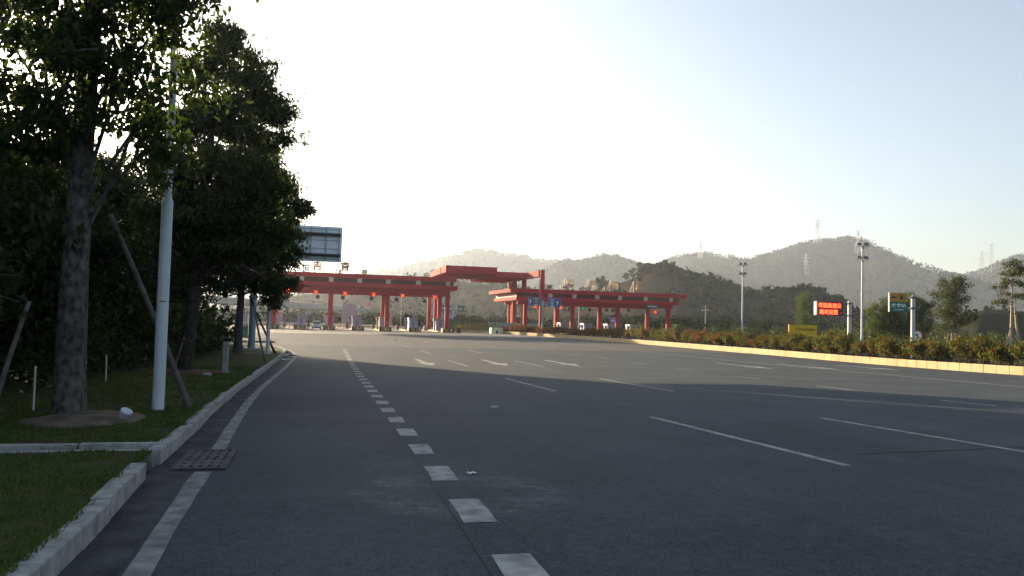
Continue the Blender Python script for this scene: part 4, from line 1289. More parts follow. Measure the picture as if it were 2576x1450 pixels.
# rooftop letters on lattice frames -----------------------------------
def roof_letter(ch, x, y, z0, h, w, label, group, mirror=False, m='letter', brace=1, base=.6):
    t = thing('rooftop_letter', (x, y, z0), label, 'letter', group)
    mb = MB()
    add_text(mb, ch, h, 0, 0, base + h / 2, .14, .045, w, mirror)
    mb.build('character', M[m], t)
    fr = MB()
    fm = 'frame_white' if brace > 0 else 'letter'
    for s in (-1, 1): fr.tube((s * (w / 2 + .18), .12, 0), (s * (w / 2 + .18), .12, base + h + .05), .035, n=5)
    for k in range(3): fr.tube((-w / 2 - .18, .12, base + h * (.1 + .4 * k)), (w / 2 + .18, .12, base + h * (.1 + .4 * k)), .022, n=4)
    fr.build('frame', M['letter'], t)
    if brace > 0:
        b = MB()
        for dx in (0, ):
            b.tube((-w / 2 - .25, .2, base + h + .1), (-w / 2 - .25, .2, 0), .075, n=5)
            b.tube((-w / 2 - .25, .25, base + h + .1), (-w / 2 - .75, 1.6, 0), .075, n=5)
            for q in (.25, .5, .75):
                b.tube((-w / 2 - .25, .2, (base + h) * q), (-w / 2 - .25 - .5 * (1 - q), .2 + 1.4 * (1 - q), (base + h) * q), .05, n=4)
        b.build('brace', M['frame_white'], t)
    return t
zt = 9.92
for ch, x, h, w, base, yy, lab in (('吉', -1.0, 1.9, 1.9, .95, 162, 'tall gold rooftop character half hidden behind the grey sign'), ('官', 4.5, 2.0, 1.75, 1.0, 162, 'tall gold rooftop character standing clear right of the grey sign'),
                                    ('可', -3.2, 1.55, 1.6, .1, 157, 'low rooftop character just left beneath the grey sign'), ('站', 3.0, .95, 1.5, .1, 157, 'low thin rooftop character left of the tall gold one'),
                                    ('费', 8.2, 1.2, 1.3, .05, 157, 'rightmost low rooftop character on the left canopy'), ('河', -7.2, 1.8, 1.6, .9, 162, 'rooftop character at the edge of the tree crown')):
    roof_letter(ch, x, yy, zt, h, w, lab, 'letters on the left canopy roof', True, 'letter_gold' if h > 1.8 else 'letter', -1, base)
zt = 8.64
for ch, x, lab in (('粤', 54.1, 'first tall rooftop character of the right canopy, beside its braced mast'), ('赣', 59.7, 'second tall rooftop character of the right canopy'),
                   ('河', 65.0, 'third tall rooftop character, against the bare hill slope'), ('源', 70.7, 'last tall rooftop character, against the dark wood')):
    roof_letter(ch, x, 166, zt, 2.0, 1.75, lab, 'tall letters on the right canopy roof', False, 'letter_gold', 1, .75)
for ch, x, lab in (('高', 48.3, 'first low rooftop character of the right canopy, next to the tall red column'), ('速', 51.9, 'second low rooftop character of the right canopy'),
                   ('公', 57.0, 'third low rooftop character of the right canopy'), ('路', 62.1, 'last low rooftop character of the right canopy')):
    roof_letter(ch, x, 162.5, zt, 1.05, 1.25, lab, 'low letters on the right canopy roof', False, 'letter', 1, .12)

# lane signals and hanging lane boxes -----------------------------------
def lane_signal(x, y, z, label, kind='red', s=.74):
    t = thing('lane_signal', (x, y, z), label, 'lane light', 'lane signal lights')
    MB().cbox(-s / 2, s / 2, 0, .22, -s / 2, s / 2, .03).build('housing', M['black'], t)
    MB().tube((-s * .3, .11, s / 2), (-s * .3, .11, s / 2 + .45), .03, n=6).tube((s * .3, .11, s / 2), (s * .3, .11, s / 2 + .45), .03, n=6).build('hanger', M['dark_metal'], t)
    if kind == 'red':
        MB().cbox(-s * .43, s * .43, -.004, -.001, -s * .43, s * .43, .0005).build('red_panel', M['led_halo'], t)
        a, b = s * .46, .13
        for k, (w, m, d, nm) in enumerate(((.17, 'led_red', .012, 'red_glow'), (.045, 'led_hot', .022, 'red_cross'))):
            mb = MB()
            for sg_ in (1, -1):
                c, q = math.cos(PI / 4) * w, s * (.40 if k == 0 else .37)
                dx = w * .7
                p = [(-q - dx * .5, sg_ * -(q - dx * .5)), (-q + dx * .5, sg_ * -(q + dx * .5)), (q + dx * .5, sg_ * (q - dx * .5)), (q - dx * .5, sg_ * (q + dx * .5))]
                if sg_ < 0: p = p[::-1]
                mb.prism_y(p, -d - (.003 if sg_ > 0 else 0), -.001)
            mb.build(nm, M[m], t)
    else:
        mb = MB().prism_y([(-.08, .25), (.08, .25), (.08, -.05), (.25, -.05), (0, -.32), (-.25, -.05), (-.08, -.05)][::-1], -.02, -.001)
        mb.build('green_arrow', M['led_green'], t)
    return t
names6 = ['first red cross light of the left canopy, nearest the trees', 'second red cross light of the left canopy, before the white car', 'third red cross light of the left canopy, dimmest of the six',
          'fourth red cross light, just left of the third column', 'fifth red cross light, between the third and last columns', 'sixth red cross light, over the booth beside the last column']
for x, z, lab in zip((-6.4, -1.04, 4.44, 9.94, 15.61, 22.03), (6.22, 6.2, 6.12, 6.1, 6.06, 6.0), names6): lane_signal(x, 154.25, z, lab, s=.84)
lane_signal(44.9, 161.2, 4.9, 'red cross light partly hidden by the left blue sign')
lane_signal(50.6, 161.2, 4.9, 'red cross light at the corner of the right blue sign')
lane_signal(55.7, 161.2, 4.85, 'green arrow light, the only green lane light', 'green')
lane_signal(72.8, 161.2, 4.55, 'red cross light alone under the right end of the right canopy')
def lane_box(x, y, z, top, label, s=.70):
    t = thing('lane_display', (x, y, z), label, 'lane display', 'dark display boxes hanging under the canopies')
    MB().cbox(-s / 2, s / 2, -.12, .12, -s / 2, s / 2 - .02, .02).build('case', M['black'], t)
    MB().box(-s / 2 + .07, s / 2 - .07, -.128, -.121, -s / 2 + .08, s / 2 - .12).build('screen', M['sign_dark'], t)
    h = MB()
    for k in (-1, 1): h.tube((k * s * .42, 0, s / 2 - .04), (k * s * .46, 0, top - z), .028, n=6)
    h.build('hanger', M['dark_metal'], t)
for i, (x, z) in enumerate(zip((-6.34, -.69, 4.22, 9.92, 14.96, 20.8), (5.45, 5.43, 5.42, 5.39, 5.36, 5.3))):
    lane_box(x, 160, z, 7.45, ['dark hanging box under the first cross light', 'dark hanging box above the white car', 'dark hanging box under the third cross light', 'dark hanging box under the fourth cross light',
                               'dark hanging box left of the fifth cross light', 'dark hanging box left of the paired back columns'][i])
for i, (x, z) in enumerate(((47.0, 4.75), (54.2, 4.65), (58.95, 4.62), (63.0, 4.7), (64.6, 4.6), (68.4, 4.8))):
    lane_box(x, 166, z, 6.14, ['dark hanging box between the two blue signs', 'dark hanging box beside the second right column', 'dark hanging box right of the green arrow light', 'dark hanging box left of the middle right column',
                               'dark hanging box touching the middle right column', 'dark hanging box right of the middle column'][i], .62)
sg_ = thing('canopy_sign', (71.5, 159.9, 5.75), 'small green sign fixed on the beam at the right canopy end', 'sign')
MB().box(-1.5, 1.5, -.06, .02, -.28, .28).build('panel', M['sign_green'], sg_)
mb = MB(); add_text(mb, '绿色通道', .28, 0, -.061, 0, .006, .01, 2.0); mb.build('lettering', M['sign_white'], sg_)

# lane islands, booths, cones ------------------------------------------
def island(x, label, w=2.3, y0=152.6, L=22, bumper=.86):
    t = thing('toll_island', (x, y0, GZ), label, 'toll island', 'striped toll lane islands')
    bm = MB()
    n = 10
    prof = [(-w / 2 + .25, 0), (w / 2 - .25, 0), (w / 2, .35), (w / 2, 2.6), (-w / 2, 2.6), (-w / 2, .35)]
    bm.prism_z(prof, -.1, bumper)
    b = bm.build('bumper', M['chev_k'], t)
    st = MB()
    for s in (-1, 1):
        k = 0
        xx = .08
        while xx < w / 2 - .42:      # slanted stripes meeting at the middle, set proud of the bumper's front
            p = [(s * xx, .04), (s * (xx + .16), .04), (s * min(w / 2 - .26, xx + .16 + .34), bumper - .04), (s * min(w / 2 - .26, xx + .34), bumper - .04)]
            if s < 0: p = p[::-1]
            st.prism_y(p, -.012, -.001)
            xx += .34
        for q in range(6):
            ya = .45 + q * .36
            p = [(s * (w / 2 + .001), ya, .04), (s * (w / 2 + .001), ya + .17, .04), (s * (w / 2 + .001), ya + .34, bumper - .04), (s * (w / 2 + .001), ya + .17, bumper - .04)]
            p2 = [(s * (w / 2 + .010), b_, c_) for _, b_, c_ in p]
            st.add(p2, [(0, 1, 2, 3) if s > 0 else (3, 2, 1, 0)])
    st.build('stripes', M['chev_y'], b)
    MB().cbox(-w / 2 + .1, w / 2 - .1, 2.6, L, -.1, .24, .03).build('kerb_edge', M['island'], t)
    MB().box(-w / 2 + .3, w / 2 - .3, 2.62, L - .2, .24, .25).build('paving', M['island_top'], t)
    return t
ix = [-14.4, -8.74, -3.78, 1.65, 7.12, 12.4, 18.15, 24.79]
il = ['striped toll island mostly hidden behind the lamp post and blue-grey post', 'striped toll island under the first column', 'striped toll island left of the white car', 'striped toll island under the second column, right of the white car',
      'striped toll island between the second and third columns', 'striped toll island under the third column', 'striped toll island between the third and last columns', 'striped toll island under the last column of the left canopy']
for x, l in zip(ix, il): island(x, l)
for x, l in zip((44.0, 48.2, 53.6, 58.8, 64.2, 70.0, 76.3), ['under the tall red column', 'behind the blue signs', 'under the second right column', 'left of the round sign', 'under the middle right column', 'right of the middle column', 'under the last right column']):
    island(x, 'striped toll island of the right canopy ' + l, y0=160)

def booth(x, y, label, w=1.75, d=2.6, h=2.55, z=GZ + .25):
    t = thing('toll_booth', (x, y, z), label, 'toll booth', 'lilac toll booths')
    MB().cbox(-w / 2, w / 2, 0, d, 0, h - .42, .06).build('cabin', M['booth'], t)
    MB().cbox(-w / 2 - .1, w / 2 + .1, -.12, d + .12, h - .42, h, .05).build('roof', M['booth_top'], t)
    for zz, hh in ((.42, .14), (h - .56, .07)):
        MB().box(-w / 2 + .03, w / 2 - .03, -.012, -.001, zz, zz + hh).build('stripe', M['booth_blue'], t)
    f = MB()
    x0, x1, z0, z1 = -.27, .27, .85, 1.72
    f.box(x0 - .05, x0, -.03, -.001, z0 - .05, z1 + .05).box(x1, x1 + .05, -.03, -.001, z0 - .05, z1 + .05).box(x0, x1, -.03, -.001, z0 - .05, z0).box(x0, x1, -.03, -.001, z1, z1 + .05)
    wf = f.build('window', M['booth_blue'], t)
    MB().box(x0, x1, -.008, -.001, z0, z1).build('pane', M['booth_glass'], wf)
    for s in (-1, 1):
        xs = s * (w / 2 + .004)
        wn_ = MB().box(min(xs, xs - s * .0), max(xs, xs) + .006, .5, 1.9, 1.0, 1.85).build('side_window', M['booth_glass'], t)
    a = MB().lathe([(.03, h), (.03, h + .55), (.07, h + .56), (.07, h + .7), (0, h + .72)], .25, .6, 8)
    a.build('antenna', M['dark_metal'], t)
    return t
for x, l in zip((-14.2, -8.5, -3.66, 1.7, 7.1, 12.45, 18.4, 23.9),
                ['toll booth glimpsed left of the blue-grey post', 'pinkish toll booth beside the first column', 'toll booth with a dark window left of the white car', 'toll booth hidden behind the second column', 'toll booth between the second and third columns, before the pale signboard',
                 'toll booth peeping left of the third column', 'toll booth between the third and last columns, by the person', 'toll booth touching the last column of the left canopy']):
    booth(x, 158.2 if x > -9 else 159, l)
# lane machines: white ticket posts and dark barrier boxes on the islands
def machine(x, y, z, label):
    t = thing('ticket_machine', (x, y, z), label, 'ticket machine', 'white ticket machines beside the booths')
    MB().cbox(-.16, .16, -.16, .16, 0, 1.9, .02).build('column', M['frame_white'], t)
    MB().cbox(-.3, .3, -.22, .22, 1.9, 2.55, .04).build('head', M['frame_white'], t)
    MB().box(-.2, .2, -.228, -.221, 2.05, 2.4).build('screen', M['sign_dark'], t)
machine(16.9, 158.6, GZ + .25, 'sunlit white ticket machine left of the booth by the person')
machine(22.75, 158.6, GZ + .25, 'sunlit white ticket machine left of the last booth')
machine(5.75, 159.6, GZ + .25, 'white ticket machine left of the middle booth')
machine(11.3, 160, GZ + .25, 'white ticket machine left of the third column')
def barrier(x, y, label):
    t = thing('barrier_box', (x, y, GZ + .25), label, 'barrier', 'dark lane barrier boxes')
    MB().cbox(-.28, .28, -.25, .25, 0, 1.0, .03).build('cabinet', M['dark_metal'], t)
    MB().box(-.1, .1, -.32, -.255, .68, .9).build('hub', M['sign_red'], t)
for x, l in ((-7.0, 'dark barrier box right of the first booth'), (-2.3, 'dark barrier box left of the white car'), (5.3, 'dark barrier box left of the middle booth'), (10.6, 'dark barrier box left of the third column'), (15.6, 'dark barrier box left of the machine'),
             (21.4, 'dark barrier box left of the paired columns')): barrier(x, 162.5, l)
def cone(x, y, label, h=.78):
    t = thing('traffic_cone', (x, y, GZ + .003), label, 'traffic cone', 'red and white cones before the islands')
    MB().cbox(-.2, .2, -.2, .2, 0, .04, .01).build('base', M['cone'], t)
    MB().lathe([(.17, .04), (.05, h - .04), (.0, h)], n=12).build('body', M['cone'], t)
    for a in (.25, .52):
        r = lambda z: .17 - .12 * (z - .04) / (h - .08) + .004
        MB().lathe([(r(a * h / .78), a * h / .78), (r((a + .13) * h / .78), (a + .13) * h / .78)], n=12).build('band', M['cone_white'], t)
for x, l in ((-3.95, 'red cone before the island left of the white car'), (1.55, 'leaning-white red cone before the second column'), (7.05, 'red cone before the middle booth island'), (12.35, 'red cone before the third column'),
             (18.95, 'largest pale red cone before the island by the person'), (25.2, 'red cone before the last column')):
    cone(x, 152.1, l, .86 if x != 18.95 else 1.05)
for x, y, l in ((3.45, 170, 'small grey cone under the guard rail, nearer the second column'), (4.7, 170, 'small grey cone under the guard rail, nearer the middle booth'), (-6.3, 168, 'small dark cone beyond the first lane')):
    cone(x, y, l, .75)

# person beside the booth
def person(loc, label, rz=0):
    t = thing('person', loc, label, 'person', None, rz)
    me = bpy.data.meshes.new('body')
    J = [(0, 0, .95), (0, 0, 1.15), (0, .0, 1.38), (0, -.01, 1.50), (0, -.02, 1.60), (0, -.02, 1.72),
         (-.19, 0, 1.40), (-.25, .02, 1.12), (-.22, -.08, .88), (-.21, -.1, .80), (.19, 0, 1.40), (.25, .02, 1.12), (.22, -.08, .88), (.21, -.1, .80),
         (-.10, 0, .90), (-.11, -.02, .50), (-.11, .02, .09), (-.12, -.12, .04), (.10, 0, .90), (.12, .05, .50), (.12, .06, .09), (.13, -.08, .04)]
    E = [(0, 1), (1, 2), (2, 3), (3, 4), (4, 5), (2, 6), (6, 7), (7, 8), (8, 9), (2, 10), (10, 11), (11, 12), (12, 13), (0, 14), (14, 15), (15, 16), (16, 17), (0, 18), (18, 19), (19, 20), (20, 21)]
    rad = [.14, .15, .17, .06, .10, .085, .07, .055, .042, .035, .07, .055, .042, .035, .095, .07, .048, .045, .095, .07, .048, .045]
    me.from_pydata(J, E, [])
    o = bpy.data.objects.new('body', me); link(o, t)
    sk = o.modifiers.new('skin', 'SKIN')
    for i, v in enumerate(me.skin_vertices[0].data):
        v.radius = (rad[i], rad[i] * .8); v.use_root = (i == 0)
    ss = o.modifiers.new('sub', 'SUBSURF'); ss.levels = ss.render_levels = 1
    dg = bpy.context.evaluated_depsgraph_get()
    nm = bpy.data.meshes.new_from_object(o.evaluated_get(dg))
    o.modifiers.clear(); o.data = nm
    mats = [M['uniform'], M['skin']]
    for m in mats: nm.materials.append(m)
    for p in nm.polygons:
        zc = p.center.z
        p.material_index = 1 if (zc > 1.47 or (zc < .86 and abs(p.center.x) > .185 and zc > .6)) else 0
        p.use_smooth = True
    MB().lathe([(.115, 1.66), (.118, 1.72), (.10, 1.79), (.05, 1.83), (0, 1.84)], 0, -.015, 12).build('hair', M['black'], t)
    MB().lathe([(.165, .93), (.165, .98)], 0, 0, 12).build('belt', M['black'], t)
    return t
M['uniform'] = mat('dark_blue_uniform', (.03, .04, .09), .8, .2)
M['skin'] = mat('skin', (.40, .24, .17), .6, .3)
person((19.95, 158.4, GZ + .252), 'person in dark blue uniform standing beside the booth', .6)

# white car leaving the second lane -------------------------------------
def car(loc, label, rz=0):
    t = thing('car', loc, label, 'car', None, rz)     # front faces -y
    W = .90
    # side profile stations (y, z_low, z_high, half width) for the lower body
    st = [(-2.18, .42, .80, .70), (-2.10, .30, .92, .82), (-1.8, .26, 1.0, .88), (-1.1, .25, 1.06, .90), (0, .25, 1.08, .905), (1.3, .26, 1.08, .90), (2.0, .30, 1.05, .87), (2.2, .42, .95, .78)]
    def loft(st, n=10):
        mb = MB()
        for (y, z0, z1, w) in st:
            zc, hz = (z0 + z1) / 2, (z1 - z0) / 2
            for k in range(16):
                a = 2 * PI * k / 16
                cx, sz = math.cos(a), math.sin(a)
                mb.v.append((w * math.copysign(abs(cx) ** .45, cx), y, zc + hz * math.copysign(abs(sz) ** .45, sz)))
        for i in range(len(st) - 1):
            for k in range(16):
                j = (k + 1) % 16
                mb.f.append((i * 16 + k, (i + 1) * 16 + k, (i + 1) * 16 + j, i * 16 + j)); mb.m.append(0)
        mb.f.append(tuple(range(16))); mb.m.append(0)
        mb.f.append(tuple(range(len(st) * 16 - 1, (len(st) - 1) * 16 - 1, -1))); mb.m.append(0)
        return mb
    body = loft(st).build('body', M['car_paint'], t, smooth=True)
    gh = [(-1.15, 1.0, 1.06, .80), (-.45, 1.0, 1.58, .70), (-.1, 1.0, 1.66, .68), (1.2, 1.0, 1.66, .68), (1.75, 1.0, 1.56, .66), (2.1, 1.0, 1.12, .74)]
    cab = loft(gh).build('cabin', M['car_paint'], t, smooth=True)
    MB().add([(-.70, -1.13, 1.09), (.70, -1.13, 1.09), (.60, -.50, 1.56), (-.60, -.50, 1.56), (-.66, -1.17, 1.10), (.66, -1.17, 1.10), (.56, -.54, 1.57), (-.56, -.54, 1.57)],
             [(4, 5, 6, 7), (0, 4, 7, 3), (1, 2, 6, 5), (3, 7, 6, 2), (0, 1, 5, 4)]).build('windscreen', M['glass'], t)
    for s in (-1, 1):
        MB().add([(s * .745, -.75, 1.12), (s * .715, -.3, 1.52), (s * .70, 1.3, 1.54), (s * .745, 1.7, 1.14)], [(0, 1, 2, 3) if s < 0 else (3, 2, 1, 0)]).build('side_window', M['glass'], t)
        hl = MB().cbox(s * .62 - .16, s * .62 + .16, -2.17, -1.98, .78, .94, .03).build('headlight', M['lamp_glass'], t)
        MB().cbox(s * .62 - .09, s * .62 + .09, -2.21, -2.1, .42, .54, .02).build('fog_light', M['lamp_glass'], t)
        mi = MB().cbox(s * 1.0 - .11, s * 1.0 + .11, -.78, -.64, 1.06, 1.22, .03).build('mirror', M['car_paint'], t)
        for yy in (-1.38, 1.38):
            w_ = MB()
            P = [(s * .90, yy, .34), (s * .70, yy, .34)]
            wheel = w_.tube(P[0], P[1], .34, n=20).build('wheel', M['tyre'], t)
            MB().tube((s * .91, yy, .34), (s * .89, yy, .34), .21, n=16).build('rim', M['chrome'], wheel)
    MB().cbox(-.42, .42, -2.235, -2.1, .68, .84, .02).build('grille', M['car_dark'], t)
    MB().box(-.30, .30, -2.25, -2.236, .75, .78).build('grille_bar', M['chrome'], t)
    MB().cbox(-.78, .78, -2.23, -2.05, .26, .60, .05).build('front_bumper', M['car_dark'], t)
    MB().box(-.22, .22, -2.245, -2.231, .48, .60).build('number_plate', M['sign_blue'], t)
    for s in (-1, 1): MB().tube((s * .62, -.2, 1.69), (s * .62, 1.4, 1.69), .02, n=6).build('roof_rail', M['chrome'], t)
    return t
car((-.72, 155.2, GZ), 'white car with dark windscreen driving out of the second toll lane', .02)

# things seen through and beside the lanes --------------------------------
def guard_rail(p0, p1, label):
    p0, p1 = Vector(p0), Vector(p1)
    t = thing('guard_rail', p0, label, 'guard rail', 'white guard rails behind the lanes')
    d = (p1 - p0); L = d.length; d.normalize()
    nrm = Vector((-d.y, d.x, 0))
    mb = MB()
    prof = [(0, .52), (-.05, .6), (0, .68), (-.05, .76), (0, .86), (.03, .86), (.03, .52)]
    vs, fs = [], []
    for s in (0, L):
        for a, z in prof: vs.append(p0 + d * s + nrm * a + Vector((0, 0, z)))
    n = len(prof)
    for i in range(n): fs.append((i, (i + 1) % n, n + (i + 1) % n, n + i))
    mb.add(vs, fs)
    part(mb, 'rail_beam', M['rail'], t)
    s = .5
    while s < L:
        q = p0 + d * s + nrm * .06
        part(MB().box(q.x - .05, q.x + .05, q.y - .05, q.y + .05, q.z - .1, q.z + .8), 'rail_post', M['rail'], t)
        s += 3.0
guard_rail((2.6, 178, GZ), (9.0, 176, GZ), 'sunlit white guard rail between the second column and middle booth')
guard_rail((9.5, 192, GZ), (17.0, 190, GZ), 'white guard rail behind the third column lane')
guard_rail((14.4, 178, GZ), (19.0, 177, GZ), 'short sunlit guard rail right of the third column')
guard_rail((-26, 200, GZ), (6, 198, GZ), 'long faint guard rail beyond the first lanes')
def board(loc, w, h, z0, label, m='pale_post', legs=2, text=None, cat='signboard', tm='sign_white', grp=None, th=.15):
    t = thing('signboard', loc, label, cat, grp)
    MB().box(-w / 2, w / 2, -th / 2, th / 2, z0, z0 + h).build('panel', M[m], t)
    for k in range(legs):
        xx = 0 if legs == 1 else -w * .35 + w * .7 * k / (legs - 1)
        MB().tube((xx, th * .5 + .06, -.1), (xx, th * .5 + .06, z0 + h * .9), .08, n=8).build('leg', M['grey_metal'], t)
    if text:
        for body, size, x, z, wd in text:
            mb = MB(); add_text(mb, body, size, x, -th / 2 - .001, z, .01, .008, wd)
            mb.build('lettering', M[tm], t)
    return t
board((6.8, 196, GZ), 3.4, 4.6, 1.2, 'tall pale signboard behind the middle booth')
board((-9.5, 205, GZ), 3.0, 1.25, 6.6, 'upper pale sign panel beside the first column', legs=1)
board((-9.5, 205.6, GZ), 3.0, 1.15, 5.0, 'lower pale sign panel beside the first column', legs=1)
board((15.2, 185, GZ), 2.6, 2.4, .6, 'small pale board behind the lane right of the third column')
t = thing('roadside_shed', (40.5, 262, GZ), 'pale lilac shed on the slope right of the left canopy', 'shed')
MB().box(-4.2, 4.2, 0, 5, 0, 7.2).build('wall', M['booth'], t)
MB().prism_y([(-4.6, 7.2), (4.6, 7.2), (4.4, 7.6), (-4.4, 7.6)], -.5, 5.5).build('roof', M['pale_post'], t)
for k in range(3): 
    w_ = MB().box(-3.2 + k * 2.4, -1.8 + k * 2.4, -.05, -.002, 4.4, 5.8).build('window', M['booth_glass'], t)
    MB().box(-3.35 + k * 2.4, -1.65 + k * 2.4, -.12, -.05, 4.25, 4.4).build('sill', M['pale_post'], w_)
gs = thing('direction_sign', (33.5, 200, GZ), 'pair of small green direction signs on one post beyond the gap', 'direction sign')
MB().tube((0, 0, -.1), (0, 0, 6.1), .12, n=10).build('post', M['grey_metal'], gs)
MB().tube((-3.2, .1, 5.4), (3.4, .1, 5.4), .07, n=6).build('arm', M['grey_metal'], gs)
for x0, x1, tx, ar in ((-3.2, -.7, '长深高速', -1), (1.0, 3.4, '河源', 1)):
    p = MB().box(x0, x1, -.1, 0, 4.7, 6.2).build('panel', M['sign_green'], gs)
    mb = MB(); add_text(mb, tx, .5, (x0 + x1) / 2 - ar * .35, -.101, 5.5, .01, .01); mb.build('lettering', M['sign_white'], p)
    cx = (x0 + x1) / 2 + ar * .85
    MB().prism_y([(cx - .06, 5.0), (cx + .06, 5.0), (cx + .06, 5.6), (cx + .2, 5.6), (cx, 5.95), (cx - .2, 5.6), (cx - .06, 5.6)], -.11, -.101).build('arrow', M['sign_white'], p)
cab_ = thing('electric_cabinet', (29.0, 172, GZ), 'dark green cabinet beside the last column of the left canopy', 'cabinet')
MB().cbox(-1.2, 1.2, -.5, .5, 0, 2.7, .04).build('body', M['green_box'], cab_)
for s in (-1, 1): MB().box(s * .58 - .5, s * .58 + .5, -.53, -.501, .3, 2.5).build('door', M['green_box'], cab_)
yb_ = thing('bumper_barrels', (27.0, 153.6, GZ), 'black and yellow crash barrel beside the last island', 'crash barrel')
MB().lathe([(.42, 0), (.45, .1), (.45, 1.0), (.38, 1.06), (0, 1.07)], n=16).build('barrel', M['chev_k'], yb_)
for s in (-1, 1): MB().lathe([(.13, 1.07), (.13, 1.5), (0, 1.52)], s * .24, 0, 10).build('lamp', M['board_yellow'], yb_)
# street lamp with cameras right of the third column
lp = thing('camera_pole', (17.6, 176, GZ), 'thin grey pole with a camera arm behind the fifth lane', 'camera pole')
MB().lathe([(.08, -.1), (.055, 7.6), (0, 7.62)], n=8).build('pole', M['grey_metal'], lp)
MB().tube((0, 0, 6.6), (-3.8, 0, 6.5), .045, n=6).build('arm', M['grey_metal'], lp)
for k in (-3.4, -2.4): MB().cbox(k - .22, k + .22, -.14, .14, 6.15, 6.42, .02).build('camera', M['dark_metal'], lp)

# hedge, nose barrier and railing between the two halves --------------------
def hedge_obj(pts, w, h, label, n, mats, leaf=.16, name='hedge', z0=0.15):
    x, y = pts[0]
    t = thing(name, (x, y, GZ), label, 'hedge')
    s = rng.random(n)
    P = np.array([[interp([(i / (len(pts) - 1), p[0]) for i, p in enumerate(pts)], q), interp([(i / (len(pts) - 1), p[1]) for i, p in enumerate(pts)], q)] for q in s])
    bump = np.array([noise.noise(Vector((p[0] * .6, p[1] * .6, 3))) for p in P])
    ang = rng.uniform(0, PI, n)
    C = np.stack([P[:, 0] + np.cos(ang) * w / 2 * rng.uniform(.5, 1, n), P[:, 1] + rng.normal(size=n) * .3 + (np.cos(ang) * w / 2) * .3, GZ + z0 + np.sin(ang) ** .6 * h * rng.uniform(.15, 1, n) * (1 + .25 * bump)], 1)
    V, F = leaf_quads(C, rng.uniform(.7, 1.3, n) * leaf, .55, .2)
    o = raw_mesh('foliage', V, F, mats[0], t, offset=t.location); o['kind'] = 'stuff'
    k = n // 8
    V, F = leaf_quads(C[:k] + rng.normal(size=(k, 3)) * .05, leaf, .55, .2)
    o = raw_mesh('red_leaves', V, F, mats[1], t, offset=t.location); o['kind'] = 'stuff'
    st_ = MB()
    for i in range(0, n, max(1, n // 40)): st_.tube((P[i][0], P[i][1], GZ - .05), (P[i][0] + random.uniform(-.2, .2), P[i][1], GZ + z0 + h * .5), .03, n=4)
    part(st_, 'stems', M['bark_dark'], t)
    return t
hedge_obj([(27.6, 166), (31, 164), (36.2, 161)], 2.2, 1.9, 'green clipped hedge between the left canopy and the gap', 4200, (M['hedge_leaf'], M['hedge_rust']))
hedge_obj([(36.6, 158.5), (38.5, 156), (41, 152)], 1.8, 1.35, 'dark red hedge in front of the tall red column', 3000, (M['hedge_rust'], M['hedge_red']))
hk = thing('hedge_kerb', (31, 162.2, GZ), 'pale kerb along the foot of the clipped hedge', 'kerb')
for k in range(9): MB().cbox(-4.2 + k * 1.02, -3.2 + k * 1.02, .9 - k * .36 - .15, .9 - k * .36 + .15, -.1, .42, .02).build('kerb_stone', M['planter'], hk)
nb = thing('nose_barrier', (35.6, 156.2, GZ), 'pale yellow-green block barrier with a dark slot at the tip of the planted bed', 'barrier')
mb = MB().prism_y([(-1.6, 0), (.9, 0), (.9, 1.15), (-1.5, 1.2), (-1.6, 1.1)], -.9, .6); mb.build('block', M['lime_block'], nb)
MB().prism_y([(-.6, .05), (-.2, .05), (-.2, .5), (-.4, .72), (-.6, .5)], -.92, -.901).build('slot', M['black'], nb)  # flat black sheet painted as the shade inside the slot
MB().cbox(.9, 2.8, -.6, .6, 0, 1.0, .03).build('end_block', M['red_dark'], nb)
rl = thing('railing', (37, 164, GZ), 'pale green railing behind the nose barrier', 'railing')
for k in range(16): MB().tube((-1.8 + k * .75, 0, -.1), (-1.8 + k * .75, 0, 2.3), .045, n=6).build('baluster', M['rail_green'], rl)
for zz in (.3, 1.3, 2.3): MB().tube((-1.8, 0, zz), (9.5, 0, zz), .04, n=6).build('handrail', M['rail_green'], rl)
MB().box(-1.75, 9.4, .05, .07, .35, 2.2).build('mesh_panel', M['rail_green'], rl)
# right booths, mostly behind the hedge
for x, l, w in ((52.6, 'booth nearest the tall red column of the right canopy', 1.9), (58.2, 'booth under the green arrow light', 1.9), (63.9, 'booth right of the round sign', 1.9), (69.4, 'booth right of the middle column of the right canopy', 1.9)):
    b_ = booth(x + 1.0, 167.5, l, w, 2.6, 2.4)
    machine(x - .75, 166.6, GZ + .25 - .55, 'white ticket machine beside the ' + l.replace(' of the right canopy', ''))
rs_ = thing('round_sign', (58.4, 150, GZ), 'round blue-grey sign with a red rim before the right canopy', 'road sign')
MB().tube((0, .05, -.1), (0, .05, 3.9), .05, n=8).build('post', M['grey_metal'], rs_)
def disc(r, y0, y1, cz, n=28):
    return MB().prism_y([(r * math.cos(2 * PI * k / n), cz + r * math.sin(2 * PI * k / n)) for k in range(n)], y0, y1)
pl_ = disc(.72, -.03, 0, 3.35).build('rim', M['sign_red'], rs_)
disc(.58, -.04, -.031, 3.35).build('face', M['sign_edge'], rs_)
mb = MB(); add_text(mb, '4m', .42, 0, -.041, 3.35, .008, .02); mb.build('lettering', M['sign_white'], rs_)
for x, y, h, l in ((56.5, 185, 7.6, 'pale lamp pole behind the right canopy, nearer the green arrow light'), (64.6, 190, 8.2, 'pale lamp pole behind the middle right column')):
    q = thing('lamp_pole', (x, y, GZ), l, 'light pole', 'plain poles behind the right canopy')
    MB().lathe([(.20, -.1), (.14, h), (0, h + .02)], n=10).build('pole', M['pale_post'], q)
    MB().lathe([(.3, -.02), (.3, .05), (.2, .06)], n=10).build('base_plate', M['pale_post'], q)

